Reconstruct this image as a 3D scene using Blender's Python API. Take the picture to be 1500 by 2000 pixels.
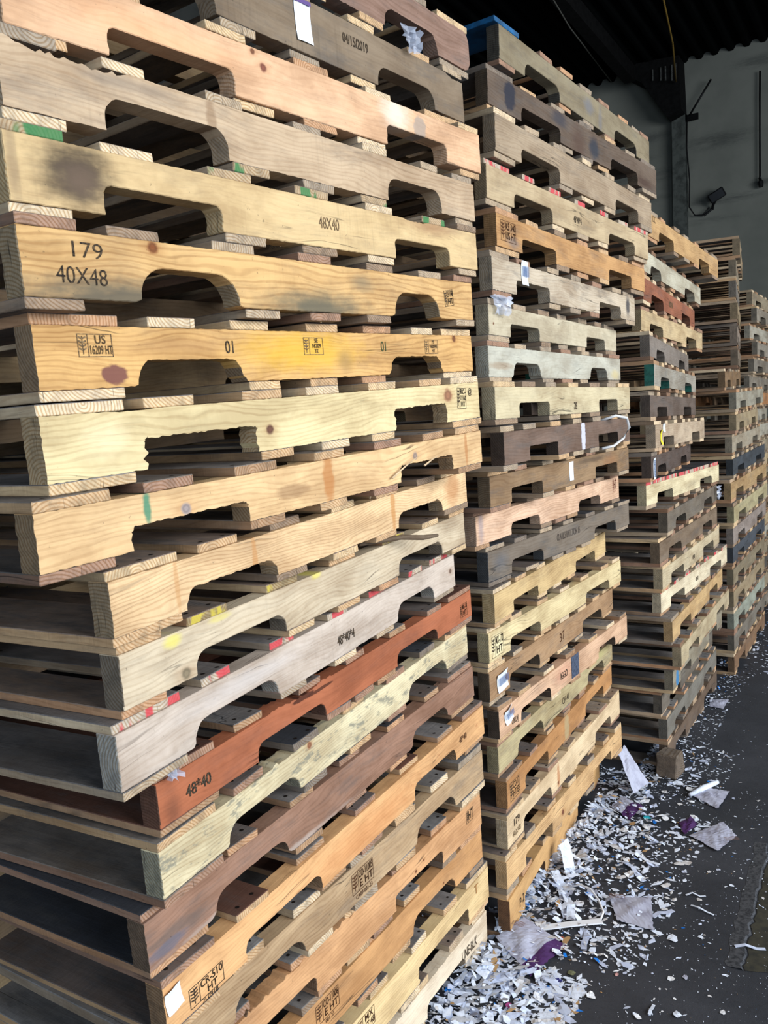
import bpy, bmesh, math, random
from mathutils import Vector, Matrix
from math import sin, cos, pi, radians

for o in list(bpy.data.objects):
    bpy.data.objects.remove(o)
scene = bpy.context.scene
COL = scene.collection
rnd = random.Random(11)

# ------------------------------------------------------------------ camera
CAM_F, CAM_PITCH, CAM_ROLL, CAM_Z = 1638.6, 0.10159, -0.05349, 1.5833
fwd = Vector((0, cos(CAM_PITCH), -sin(CAM_PITCH)))
r0 = Vector((1, 0, 0)); u0 = r0.cross(fwd)
right = r0 * cos(CAM_ROLL) + u0 * sin(CAM_ROLL)
up = -r0 * sin(CAM_ROLL) + u0 * cos(CAM_ROLL)
cam_d = bpy.data.cameras.new('camera')
cam = bpy.data.objects.new('camera', cam_d); COL.objects.link(cam)
cam_d.sensor_fit = 'VERTICAL'; cam_d.sensor_height = 36.0
cam_d.lens = CAM_F / 2000 * 36.0
cam_d.clip_start = 0.05
cam.matrix_world = Matrix(((right.x, up.x, -fwd.x, 0), (right.y, up.y, -fwd.y, 0),
                           (right.z, up.z, -fwd.z, CAM_Z), (0, 0, 0, 1)))
scene.camera = cam

# aisle frame: A runs down the aisle, S points across it to the right
AISLE = 0.56
A = Vector((sin(AISLE), cos(AISLE), 0)); S = Vector((cos(AISLE), -sin(AISLE), 0))
def W(a, s, z=0.0):
    return A * a + S * s + Vector((0, 0, z))

# ------------------------------------------------------------------ world + light
world = bpy.data.worlds.new('world'); scene.world = world
world.use_nodes = True
bg = world.node_tree.nodes['Background']
bg.inputs[0].default_value = (0.55, 0.72, 1.0, 1); bg.inputs[1].default_value = 1.0
def area(name, loc, aim, sx, sy, power, color, spread=180):
    d = bpy.data.lights.new(name, 'AREA'); d.shape = 'RECTANGLE'; d.size = sx; d.size_y = sy
    d.energy = power; d.color = color; d.spread = radians(spread)
    o = bpy.data.objects.new(name, d); COL.objects.link(o)
    o.location = loc
    o.rotation_euler = (aim - loc).to_track_quat('-Z', 'Y').to_euler()
    return o
# daylight coming through the wide loading-bay opening on the right-hand side of the aisle
area('bay_daylight', W(3.0, 5.7, 3.3), W(2.8, -1.0, 0.55), 8.6, 3.4, 830, (0.93, 0.965, 1.0), 150)
# added cool fill light behind the camera, lifts the ambient level indoors
area('door_daylight', W(-3.0, 1.6, 1.9), W(3.0, 0.0, 0.8), 4.6, 3.2, 150, (0.72, 0.85, 1.0), 170)
vs = scene.view_settings
vs.view_transform = 'Standard'; vs.look = 'None'; vs.gamma = 1.0; vs.exposure = -0.34
vs.use_curve_mapping = False

# ------------------------------------------------------------------ colour + node helpers
def lin(c):
    def f(v):
        v /= 255.0
        return v / 12.92 if v <= 0.04045 else ((v + 0.055) / 1.055) ** 2.4
    return (f(c[0]), f(c[1]), f(c[2]), 1)
def scl(c, k):
    return tuple(max(0, min(255, v * k)) for v in c)
class NT:
    def __init__(s, name, rough=0.8, spec=0.25):
        s.m = bpy.data.materials.new(name); s.m.use_nodes = True
        s.t = s.m.node_tree; s.b = s.t.nodes['Principled BSDF']
        s.b.inputs['Roughness'].default_value = rough
        s.b.inputs['Specular IOR Level'].default_value = spec
    def n(s, kind, **kw):
        nd = s.t.nodes.new(kind)
        for k, v in kw.items():
            if k.startswith('i_'):
                nd.inputs[int(k[2:])].default_value = v
            else: setattr(nd, k, v)
        return nd
    def l(s, a, b): s.t.links.new(a, b)
    def vmul(s, src, v):
        nd = s.n('ShaderNodeVectorMath', operation='MULTIPLY'); s.l(src, nd.inputs[0]); nd.inputs[1].default_value = v
        return nd.outputs[0]
    def noise(s, src, scale=1, detail=3, rough=0.6):
        nd = s.n('ShaderNodeTexNoise'); s.l(src, nd.inputs['Vector'])
        nd.inputs['Scale'].default_value = scale; nd.inputs['Detail'].default_value = detail
        nd.inputs['Roughness'].default_value = rough
        return nd.outputs['Fac']
    def ramp(s, src, a, b, lo=0.0, hi=1.0):
        nd = s.n('ShaderNodeMapRange', interpolation_type='SMOOTHSTEP'); s.l(src, nd.inputs[0])
        nd.inputs[1].default_value = a; nd.inputs[2].default_value = b
        nd.inputs[3].default_value = lo; nd.inputs[4].default_value = hi
        return nd.outputs[0]
    def math(s, op, a, b=None):
        nd = s.n('ShaderNodeMath', operation=op)
        for i, v in enumerate((a, b)):
            if v is None: continue
            if isinstance(v, (int, float)): nd.inputs[i].default_value = v
            else: s.l(v, nd.inputs[i])
        return nd.outputs[0]
    def mix(s, fac, a, b, mode='MIX'):
        nd = s.n('ShaderNodeMix', data_type='RGBA', blend_type=mode)
        for i, v in ((0, fac), (6, a), (7, b)):
            if isinstance(v, (int, float)): nd.inputs[i].default_value = v
            elif isinstance(v, tuple): nd.inputs[i].default_value = v
            else: s.l(v, nd.inputs[i])
        return nd.outputs[2]
    def bump(s, h, strength=0.3, dist=0.001):
        nd = s.n('ShaderNodeBump'); s.l(h, nd.inputs['Height'])
        nd.inputs['Strength'].default_value = strength; nd.inputs['Distance'].default_value = dist
        s.l(nd.outputs[0], s.b.inputs['Normal'])
    def coords(s, rand=True):
        tc = s.n('ShaderNodeTexCoord').outputs['Object']
        if not rand: return tc, tc
        oi = s.n('ShaderNodeObjectInfo')
        m = s.n('ShaderNodeVectorMath', operation='SCALE'); m.inputs[0].default_value = (17, 11, 7)
        s.l(oi.outputs['Random'], m.inputs['Scale'])
        ad = s.n('ShaderNodeVectorMath', operation='ADD'); s.l(tc, ad.inputs[0]); s.l(m.outputs[0], ad.inputs[1])
        s.rand = oi.outputs['Random']
        return tc, ad.outputs[0]
    def blob(s, raw, x, z, rx, rz, soft=0.5, ang=0.0):
        """soft elliptical patch in the x,z plane of the board"""
        sb = s.n('ShaderNodeVectorMath', operation='SUBTRACT'); s.l(raw, sb.inputs[0]); sb.inputs[1].default_value = (x, 0, z)
        v = sb.outputs[0]
        if ang:
            ro = s.n('ShaderNodeVectorRotate', rotation_type='Y_AXIS'); s.l(v, ro.inputs['Vector']); ro.inputs['Angle'].default_value = ang
            v = ro.outputs[0]
        v = s.vmul(v, (1 / rx, 0, 1 / rz))
        ln = s.n('ShaderNodeVectorMath', operation='LENGTH'); s.l(v, ln.inputs[0])
        nz = s.noise(s.vmul(raw, (25, 25, 60)), 1, 3)
        d = s.math('ADD', ln.outputs['Value'], s.math('MULTIPLY', s.math('SUBTRACT', nz, 0.5), 0.9))
        return s.ramp(d, 1.0 + soft * 0.3, 1.0 - soft, 0, 1), ln.outputs['Value']

def wood(name, c, grain=0.5, ring=0.5, grey=0.2, var=1.0, stains=(), knots=(), rand=True, saw=0.25, ringscale=38, dist=9, spots=None):
    """sawn board, grain running along local x"""
    t = NT(name)
    raw, p = t.coords(rand)
    if not rand:
        hs = sum((i + 3) * ord(ch) for i, ch in enumerate(name)) % 97
        of = t.n('ShaderNodeVectorMath', operation='ADD'); t.l(p, of.inputs[0]); of.inputs[1].default_value = (hs * 1.37, hs * 0.73, hs * 0.41); p = of.outputs[0]
    w1 = t.math('MULTIPLY', t.math('SUBTRACT', t.noise(t.vmul(p, (2.4, 1, 9)), 1, 2), 0.5), 0.075)
    w2 = t.math('MULTIPLY', t.math('SUBTRACT', t.noise(t.vmul(p, (11, 3, 34)), 1, 2), 0.5), 0.010)
    cx = t.n('ShaderNodeCombineXYZ'); t.l(t.math('ADD', w1, w2), cx.inputs['Z'])
    wa = t.n('ShaderNodeVectorMath', operation='ADD'); t.l(p, wa.inputs[0]); t.l(cx.outputs[0], wa.inputs[1])
    q = wa.outputs[0]
    fine = t.noise(t.vmul(q, (6, 210, 210)), 1, 4, 0.7)
    mid = t.noise(t.vmul(q, (1.8, 46, 46)), 1, 4, 0.6)
    wv = t.n('ShaderNodeTexWave', wave_type='BANDS', bands_direction='Z'); t.l(t.vmul(q, (0.16, 0.6, 1)), wv.inputs['Vector'])
    for k, v in (('Scale', ringscale), ('Distortion', dist * 0.6), ('Detail', 2.2), ('Detail Scale', 0.25)): wv.inputs[k].default_value = v
    blot = t.noise(t.vmul(q, (5, 9, 12)), 1, 5, 0.65)
    sawm = t.noise(t.vmul(p, (170, 4, 3)), 1, 2)
    brk_ = t.ramp(t.noise(p, 5, 2), 0.45, 0.7)
    g_ = (c[0] + c[1] + c[2]) / 3; c = tuple((v * 0.94 + g_ * 0.06) * 0.96 for v in c)
    light = lin(scl(c, 1.06)); dark = lin((c[0] * 0.74, c[1] * 0.65, c[2] * 0.55))
    col = t.mix(t.math('MULTIPLY', t.ramp(wv.outputs['Fac'], 0.5, 1.0), ring * 0.9), light, dark)
    col = t.mix(t.math('MULTIPLY', t.ramp(mid, 0.42, 0.75), grain), col, dark)
    col = t.mix(t.math('MULTIPLY', t.ramp(fine, 0.5, 0.78), 0.35 + grain * 0.4), col, lin(scl(c, 0.55)))
    col = t.mix(0.55 * var, col, t.mix(t.ramp(blot, 0.34, 0.68), lin(scl(c, 1.10)), lin((c[0] * 0.76, c[1] * 0.70, c[2] * 0.64))), 'MIX')
    gz = t.noise(t.vmul(p, (5, 14, 22)), 1, 5, 0.7)
    col = t.mix(t.math('MULTIPLY', t.ramp(gz, 0.46, 0.74), min(1, grey * 1.25 + 0.06)), col, lin((88, 86, 84)))
    col = t.mix(t.math('MULTIPLY', t.math('MULTIPLY', t.ramp(sawm, 0.45, 0.8), brk_), saw * 0.6), col, lin(scl(c, 0.62)))
    ck = t.math('ABSOLUTE', t.math('SUBTRACT', t.noise(t.vmul(q, (1.1, 20, 26)), 1, 2), 0.5))
    ckm = t.math('MULTIPLY', t.ramp(ck, 0.0, 0.010, 1, 0), t.ramp(t.noise(t.vmul(p, (3, 8, 8)), 1, 2), 0.55, 0.66))
    col = t.mix(t.math('MULTIPLY', ckm, 0.75), col, lin(scl(c, 0.32)))
    sp = t.noise(p, 120, 2)
    col = t.mix(t.math('MULTIPLY', t.ramp(sp, 0.70, 0.78), 0.5), col, lin(scl(c, 0.35)))
    if spots:
        sc, lo, hi, f = spots
        g2 = t.noise(t.vmul(p, (22, 60, 60)), 1, 4, 0.7)
        col = t.mix(t.math('MULTIPLY', t.ramp(g2, lo, hi), f), col, lin(sc))
    for (x, z, rx, rz, sc, f, soft) in stains:
        b, _ = t.blob(raw, x, z, rx, rz, soft)
        col = t.mix(t.math('MULTIPLY', b, f), col, lin(sc))
    for kn in knots:
        x, z, r = kn[:3]; kc = kn[3] if len(kn) > 3 else (108, 62, 38)
        halo, _ = t.blob(raw, x, z, r * 2.6, r * 1.6, 0.8)
        col = t.mix(t.math('MULTIPLY', halo, 0.35), col, lin((c[0] * 0.78, c[1] * 0.62, c[2] * 0.48)))
        b, ln = t.blob(raw, x, z, r * 1.1, r * 0.95, 0.45)
        rings = t.ramp(t.math('SINE', t.math('MULTIPLY', ln, 9)), -1, 1, 0.62, 1)
        kcol = t.mix(rings, lin(scl(kc, 0.55)), lin(kc))
        col = t.mix(t.math('MULTIPLY', b, 0.9), col, kcol)
    if rand:
        hv = t.n('ShaderNodeHueSaturation'); t.l(col, hv.inputs['Color'])
        t.l(t.ramp(t.rand, 0, 1, 0.86, 1.1), hv.inputs['Value']); col = hv.outputs[0]
    t.l(col, t.b.inputs['Base Color'])
    t.bump(t.math('ADD', t.math('MULTIPLY', fine, 0.8), t.math('SUBTRACT', t.math('ADD', mid, sawm), ckm)), 0.45, 0.0012)
    return t.m

def endgrain(name, c, paint=None, paint_lo=0.0, rough=0.9):
    """cross-cut end, growth rings round the board's long axis"""
    t = NT(name, rough)
    raw, p = t.coords(True)
    sh = t.n('ShaderNodeVectorMath', operation='SCALE'); sh.inputs[0].default_value = (0, 0.16, -0.22); t.l(t.rand, sh.inputs['Scale'])
    ad = t.n('ShaderNodeVectorMath', operation='ADD'); t.l(raw, ad.inputs[0]); t.l(sh.outputs[0], ad.inputs[1])
    ad2 = t.n('ShaderNodeVectorMath', operation='ADD'); t.l(ad.outputs[0], ad2.inputs[0]); ad2.inputs[1].default_value = (0, -0.05, 0.06)
    g_ = (c[0] + c[1] + c[2]) / 3; c = tuple(v * 0.86 + g_ * 0.14 for v in c)
    wv = t.n('ShaderNodeTexWave', wave_type='RINGS', rings_direction='X'); t.l(ad2.outputs[0], wv.inputs['Vector'])
    for k, v in (('Scale', 60), ('Distortion', 4.5), ('Detail', 2), ('Detail Scale', 0.5)): wv.inputs[k].default_value = v
    col = t.mix(t.ramp(wv.outputs['Fac'], 0.3, 1.0), lin(scl(c, 0.98)), lin((c[0] * 0.84, c[1] * 0.78, c[2] * 0.70)))
    bl = t.noise(p, 34, 5, 0.75)
    col = t.mix(t.math('MULTIPLY', t.ramp(bl, 0.38, 0.7), 0.65), col, lin(scl(c, 0.6)))
    cr = t.noise(t.vmul(p, (1, 260, 14)), 1, 2)
    col = t.mix(t.math('MULTIPLY', t.ramp(cr, 0.66, 0.72), 0.7), col, lin(scl(c, 0.3)))
    if paint:
        pn = t.noise(t.vmul(p, (1, 22, 8)), 1, 2)
        col = t.mix(t.math('MULTIPLY', t.ramp(pn, 0.5 + paint_lo, 0.56 + paint_lo), 0.85), col, lin(paint))
    t.l(col, t.b.inputs['Base Color'])
    t.bump(t.math('ADD', bl, cr), 0.5, 0.0015)
    return t.m

def flat(name, c, rough=0.7, spec=0.3, metal=0.0, var=0.0, scale=40, c2=None, trans=0.0):
    t = NT(name, rough, spec)
    t.b.inputs['Metallic'].default_value = metal
    if var or c2:
        raw, p = t.coords(True)
        col = t.mix(t.ramp(t.noise(p, scale, 4, 0.65), 0.38, 0.68), lin(c), lin(c2 or scl(c, 1 - var)))
        t.l(col, t.b.inputs['Base Color'])
    else: t.b.inputs['Base Color'].default_value = lin(c)
    return t.m

# ------------------------------------------------------------------ object helpers
def link(name, me, mats=(), parent=None, loc=(0, 0, 0), rot=(0, 0, 0)):
    for m in mats:
        if m.name not in [x.name for x in me.materials]: me.materials.append(m)
    o = bpy.data.objects.new(name, me); COL.objects.link(o)
    o.location = loc; o.rotation_euler = rot
    if parent: o.parent = parent
    return o
def tag(o, label=None, cat=None, group=None, kind=None):
    if label: o['label'] = label
    if cat: o['category'] = cat
    if group: o['group'] = group
    if kind: o['kind'] = kind
    return o
def mesh(name, vs_, fs, mi=None, mats=()):
    me = bpy.data.meshes.new(name); me.from_pydata([tuple(v) for v in vs_], [], fs)
    for m in mats: me.materials.append(m)
    if mi: me.polygons.foreach_set('material_index', mi)
    me.validate(); me.update()
    return me
class MB:
    def __init__(s): s.v = []; s.f = []; s.mi = []
    def quad(s, pts, m=0):
        b = len(s.v); s.v += [tuple(p) for p in pts]; s.f.append(tuple(range(b, b + len(pts)))); s.mi.append(m)
    def box(s, a, b, m=0, mat=None):
        (x0, y0, z0), (x1, y1, z1) = a, b
        P = [Vector(p) for p in ((x0,y0,z0),(x1,y0,z0),(x1,y1,z0),(x0,y1,z0),(x0,y0,z1),(x1,y0,z1),(x1,y1,z1),(x0,y1,z1))]
        if mat: P = [mat @ p for p in P]
        k = len(s.v); s.v += [tuple(p) for p in P]
        for f in ((0,3,2,1),(4,5,6,7),(0,1,5,4),(1,2,6,5),(2,3,7,6),(3,0,4,7)):
            s.f.append(tuple(k + i for i in f)); s.mi.append(m)
    def tube(s, pts, r, n=8, m=0, taper=None, cap=True):
        pts = [Vector(p) for p in pts]; k0 = len(s.v)
        for i, p in enumerate(pts):
            d = (pts[min(i + 1, len(pts) - 1)] - pts[max(i - 1, 0)]).normalized()
            a = d.cross(Vector((0, 0, 1)) if abs(d.z) < 0.95 else Vector((1, 0, 0))).normalized(); b = d.cross(a)
            rr = r[i] if isinstance(r, (list, tuple)) else r
            for j in range(n):
                t = 2 * pi * j / n; s.v.append(tuple(p + a * cos(t) * rr + b * sin(t) * rr))
        for i in range(len(pts) - 1):
            for j in range(n):
                q = k0 + i * n
                s.f.append((q + j, q + (j + 1) % n, q + n + (j + 1) % n, q + n + j)); s.mi.append(m)
        if cap:
            s.f.append(tuple(k0 + j for j in range(n))[::-1]); s.mi.append(m)
            q = k0 + (len(pts) - 1) * n; s.f.append(tuple(q + j for j in range(n))); s.mi.append(m)
    def build(s, name, mats, parent=None, loc=(0,0,0), rot=(0,0,0), smooth=False):
        me = mesh(name, s.v, s.f, s.mi, mats)
        if smooth: me.polygons.foreach_set('use_smooth', [True] * len(me.polygons))
        return link(name, me, (), parent, loc, rot)
def bevel(o, w=0.0015):
    m = o.modifiers.new('edge', 'BEVEL'); m.width = w; m.segments = 1; m.limit_method = 'ANGLE'; m.angle_limit = radians(50)
    return o

# ------------------------------------------------------------------ the building
def floor_mat():
    t = NT('worn_dark_floor', 0.62, 0.35)
    raw, p = t.coords(False)
    a = t.noise(p, 1.3, 6, 0.7); b = t.noise(p, 60, 3, 0.6); c = t.noise(p, 260, 2)
    col = t.mix(t.ramp(a, 0.35, 0.7), lin((46, 49, 55)), lin((60, 62, 68)))
    col = t.mix(t.math('MULTIPLY', t.ramp(b, 0.5, 0.8), 0.5), col, lin((35, 36, 40)))
    col = t.mix(t.math('MULTIPLY', t.ramp(c, 0.68, 0.76), 0.5), col, lin((120, 124, 132)))
    t.l(col, t.b.inputs['Base Color'])
    t.l(t.ramp(a, 0.3, 0.7, 0.5, 0.75), t.b.inputs['Roughness'])
    t.bump(t.math('ADD', b, c), 0.35, 0.002)
    return t.m
M_floor = floor_mat()
def wall_mat():
    t = NT('painted_wall', 0.85, 0.15)
    raw, p = t.coords(False)
    a = t.noise(p, 0.7, 5, 0.6)
    st = t.noise(t.vmul(p, (0.8, 0.8, 5)), 1.6, 5, 0.75)
    col = t.mix(t.ramp(a, 0.3, 0.75), lin((146, 148, 138)), lin((118, 121, 113)))
    # brushed soot marks to either side of the column
    for (x, z, rx, rz, f) in ((-0.45, 4.75, 0.55, 0.10, 0.55), (0.45, 5.05, 0.55, 0.12, 0.55), (0.5, 4.3, 0.6, 0.05, 0.4), (-0.4, 5.25, 0.4, 0.07, 0.45),
                          (-0.75, 5.0, 0.5, 0.06, 0.4), (0.35, 4.05, 0.4, 0.05, 0.4), (0.95, 5.9, 0.35, 0.09, 0.5), (0.97, 4.42, 0.18, 0.07, 0.6), (0.62, 4.28, 0.4, 0.06, 0.45), (-0.3, 4.45, 0.3, 0.05, 0.35)):
        b, _ = t.blob(raw, x, z, rx, rz, 0.9)
        col = t.mix(t.math('MULTIPLY', t.math('MULTIPLY', b, t.ramp(st, 0.35, 0.6)), f), col, lin((60, 64, 64)))
    t.l(col, t.b.inputs['Base Color']); t.bump(a, 0.2, 0.004)
    return t.m
M_wall = wall_mat()
M_steel = flat('dark_painted_steel', (24, 24, 24), 0.85, 0.12, var=0.4, scale=18)
M_roof = flat('sooty_roof_sheet', (11, 13, 13), 0.95, 0.03, var=0.3, scale=3)  # near-black base colour, mottled at random
M_cable = flat('black_cable', (18, 18, 20), 0.5)
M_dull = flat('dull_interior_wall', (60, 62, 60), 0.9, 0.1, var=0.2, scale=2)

ROOM = Matrix(((S.x, A.x, 0, 0), (S.y, A.y, 0, 0), (0, 0, 1, 0), (0, 0, 0, 1)))   # local x = across (right), y = along aisle
# rotation that maps local x -> S and local y -> A
RZ = math.atan2(S.y, S.x)
def room_obj(name, mb, mats, kind='structure', loc=(0, 0, 0)):
    L = W(loc[1], loc[0], loc[2])
    o = mb.build(name, mats, None, L, (0, 0, RZ))
    if kind: o['kind'] = kind
    return o
b = MB(); b.box((-5.2, -3.3, -0.2), (7.2, 13, 0)); room_obj('floor', b, [M_floor])
b = MB(); b.box((-2.6, 0, 0), (9.0, 0.2, 8)); room_obj('wall_back', b, [M_wall], loc=(-2.58, 12, 0))
b = MB(); b.box((-2.62, 0, 0), (-2.6, 0.2, 8))
b = MB(); b.box((-5.2, -3.2, 0), (-5.0, 12.0, 7)); room_obj('wall_left', b, [M_dull])
b = MB(); b.box((-5.0, -3.3, 0), (-1.0, -3.1, 7)); b.box((4.2, -3.3, 0), (6.4, -3.1, 7)); b.box((-1.0, -3.3, 3.7), (4.2, -3.1, 7)); room_obj('wall_front', b, [M_dull])
b = MB()
b.box((6.1, -3.1, 0), (6.3, -1.4, 7)); b.box((6.1, 7.8, 0), (6.3, 12.0, 7)); b.box((6.1, -1.4, 5.0), (6.3, 7.8, 7))
room_obj('wall_right', b, [M_dull])
# corrugated roof sheet, ribs running down the aisle
b = MB(); n = 840; x0, x1 = -5.2, 6.3
prof = []
for i in range(n + 1):
    x = x0 + (x1 - x0) * i / n
    prof.append((x, 6.13 + 0.032 * math.tanh(2.2 * sin(2 * pi * x / 0.19))))
for i in range(n):
    (xa, za), (xb, zb) = prof[i], prof[i + 1]
    b.quad(((xa, -3.2, za), (xa, 12.0, za), (xb, 12.0, zb), (xb, -3.2, zb)))
room_obj('ceiling', b, [M_roof])
# steel portal: wall column, tapered haunch and rafter running back over the aisle
def beam_obj():
    root = bpy.data.objects.new('steel_portal_frame', None); COL.objects.link(root)
    root.location = W(11.98, -2.58, 0); root.rotation_euler = (0, 0, RZ)
    tag(root, 'dark steel haunch and rafter above the slim wall column on the far wall', 'steel frame')
    c = MB(); c.box((-0.085, -0.10, 0), (0.085, -0.085, 5.42)); c.box((-0.085, -0.012, 0), (0.085, 0, 5.42)); c.box((-0.006, -0.085, 0), (0.006, -0.012, 5.42))
    c.build('column', [flat('painted_column', (98, 103, 98), 0.85, 0.1, var=0.3, scale=8)], root)
    h = MB(); d0, d1 = -0.34, -0.02
    out = [(-0.09, 5.36), (0.09, 5.42), (0.07, 6.08), (-0.52, 6.12), (-0.66, 6.05), (-0.40, 5.86)]
    k = len(out)
    h.quad([(x, d0, z) for x, z in out]); h.quad([(x, d1, z) for x, z in out][::-1])
    for i in range(k):
        (xa, za), (xb, zb) = out[i], out[(i + 1) % k]
        h.quad(((xa, d1, za), (xb, d1, zb), (xb, d0, zb), (xa, d0, za)))
    h.build('haunch', [M_steel], root)
    r = MB(); r.box((-0.62, -9.5, 5.9), (-0.48, -0.34, 6.09)); r.build('rafter', [M_steel], root)
    f = MB()
    for x in (-0.26, -0.16, -0.1, -0.02, 0.03): f.box((x, -0.36, 5.78 + abs(x) * .25), (x + 0.014, -0.345, 5.98))
    f.build('stiffener', [flat('pale_stiffener', (96, 98, 94), 0.7, var=0.4)], root)
    g = MB(); g.box((0.085, -0.05, 5.34), (0.24, -0.03, 5.42)); g.build('gusset', [M_steel], root)
    return root
beam_obj()
def room_tube(name, pts, r, mat, label, cat, n=6):
    """pts given as (across, along, z)"""
    P = [W(a, s, z) for s, a, z in pts]; base = P[0]
    m = MB(); m.tube([p - base for p in P], r, n)
    o = m.build(name, [mat], None, base, smooth=True); tag(o, label, cat); return o
room_tube('metal_rod', [(-2.44, 11.9, 5.40), (-2.17, 11.9, 5.78)], 0.013, M_cable, 'thin dark rod sticking up to the right from the column head', 'rod')
room_tube('hanging_rod', [(-1.60, 11.95, 5.75), (-1.605, 11.95, 5.4), (-1.61, 11.95, 4.46)], 0.012, M_cable, 'long dark rod hanging straight down the far wall at right', 'rod')
room_tube('power_cable', [(-2.48, 11.93, 5.42), (-2.49, 11.93, 5.0), (-2.46, 11.93, 4.6), (-2.47, 11.93, 4.25), (-2.40, 11.93, 4.13), (-2.3, 11.93, 4.12), (-2.22, 11.93, 4.2)], 0.009, M_cable,
          'thin black cable running down beside the wall column and looping to the lamp', 'cable')
room_tube('roof_wire', [(-3.45, 11.9, 6.07), (-3.2, 9.5, 5.85), (-2.77, 6.6, 5.6), (-2.5, 4.8, 5.7)], 0.008, flat('grey_wire', (105, 105, 98), 0.6), 'thin grey wire slung under the dark roof at left', 'wire')
room_tube('yellow_cord', [(-2.54, 11.6, 5.75), (-2.35, 10.6, 5.83), (-2.1, 8.8, 5.9), (-1.93, 7.3, 5.95)], 0.010, flat('yellow_cord_paint', (150, 120, 50), 0.6), 'dull yellow cord hanging from the roof beside the haunch', 'cord')
def lamp(px, pz):
    root = bpy.data.objects.new('flood_lamp', None); COL.objects.link(root)
    root.location = W(11.98, px, pz); root.rotation_euler = (0, 0, RZ)
    tag(root, 'small black flood lamp fixed to the far wall at the end of a looping cable', 'lamp')
    m = MB(); R = Matrix.Translation((0.06, -0.12, 0.08)) @ Matrix.Rotation(-0.45, 4, 'Y') @ Matrix.Rotation(0.3, 4, 'X')
    m.box((-0.10, -0.05, -0.06), (0.10, 0.05, 0.06), 0, R); bevel(m.build('housing', [M_cable], root), 0.01)
    m = MB(); m.box((-0.085, -0.056, -0.048), (0.085, -0.05, 0.048), 0, R); m.build('lens', [flat('dusty_glass', (40, 42, 44), 0.2, 0.5)], root)
    m = MB(); m.tube([(0.04, -0.1, 0.03), (0.0, -0.06, -0.02), (-0.02, 0, -0.06)], 0.018, 8); m.tube([(-0.02, -0.02, -0.06), (-0.12, -0.03, -0.13)], 0.014, 8)
    m.build('bracket', [M_cable], root)
lamp(-2.17, 4.24)
m = MB(); m.tube([(0, 0, 0.06), (0, -0.02, 0.0), (0, -0.03, -0.06)], [0.02, 0.035, 0.028], 10)
o = m.build('pull_switch', [M_cable], None, W(11.95, -1.61, 4.40)); tag(o, 'small dark pull switch at the foot of the hanging rod', 'switch')
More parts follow.
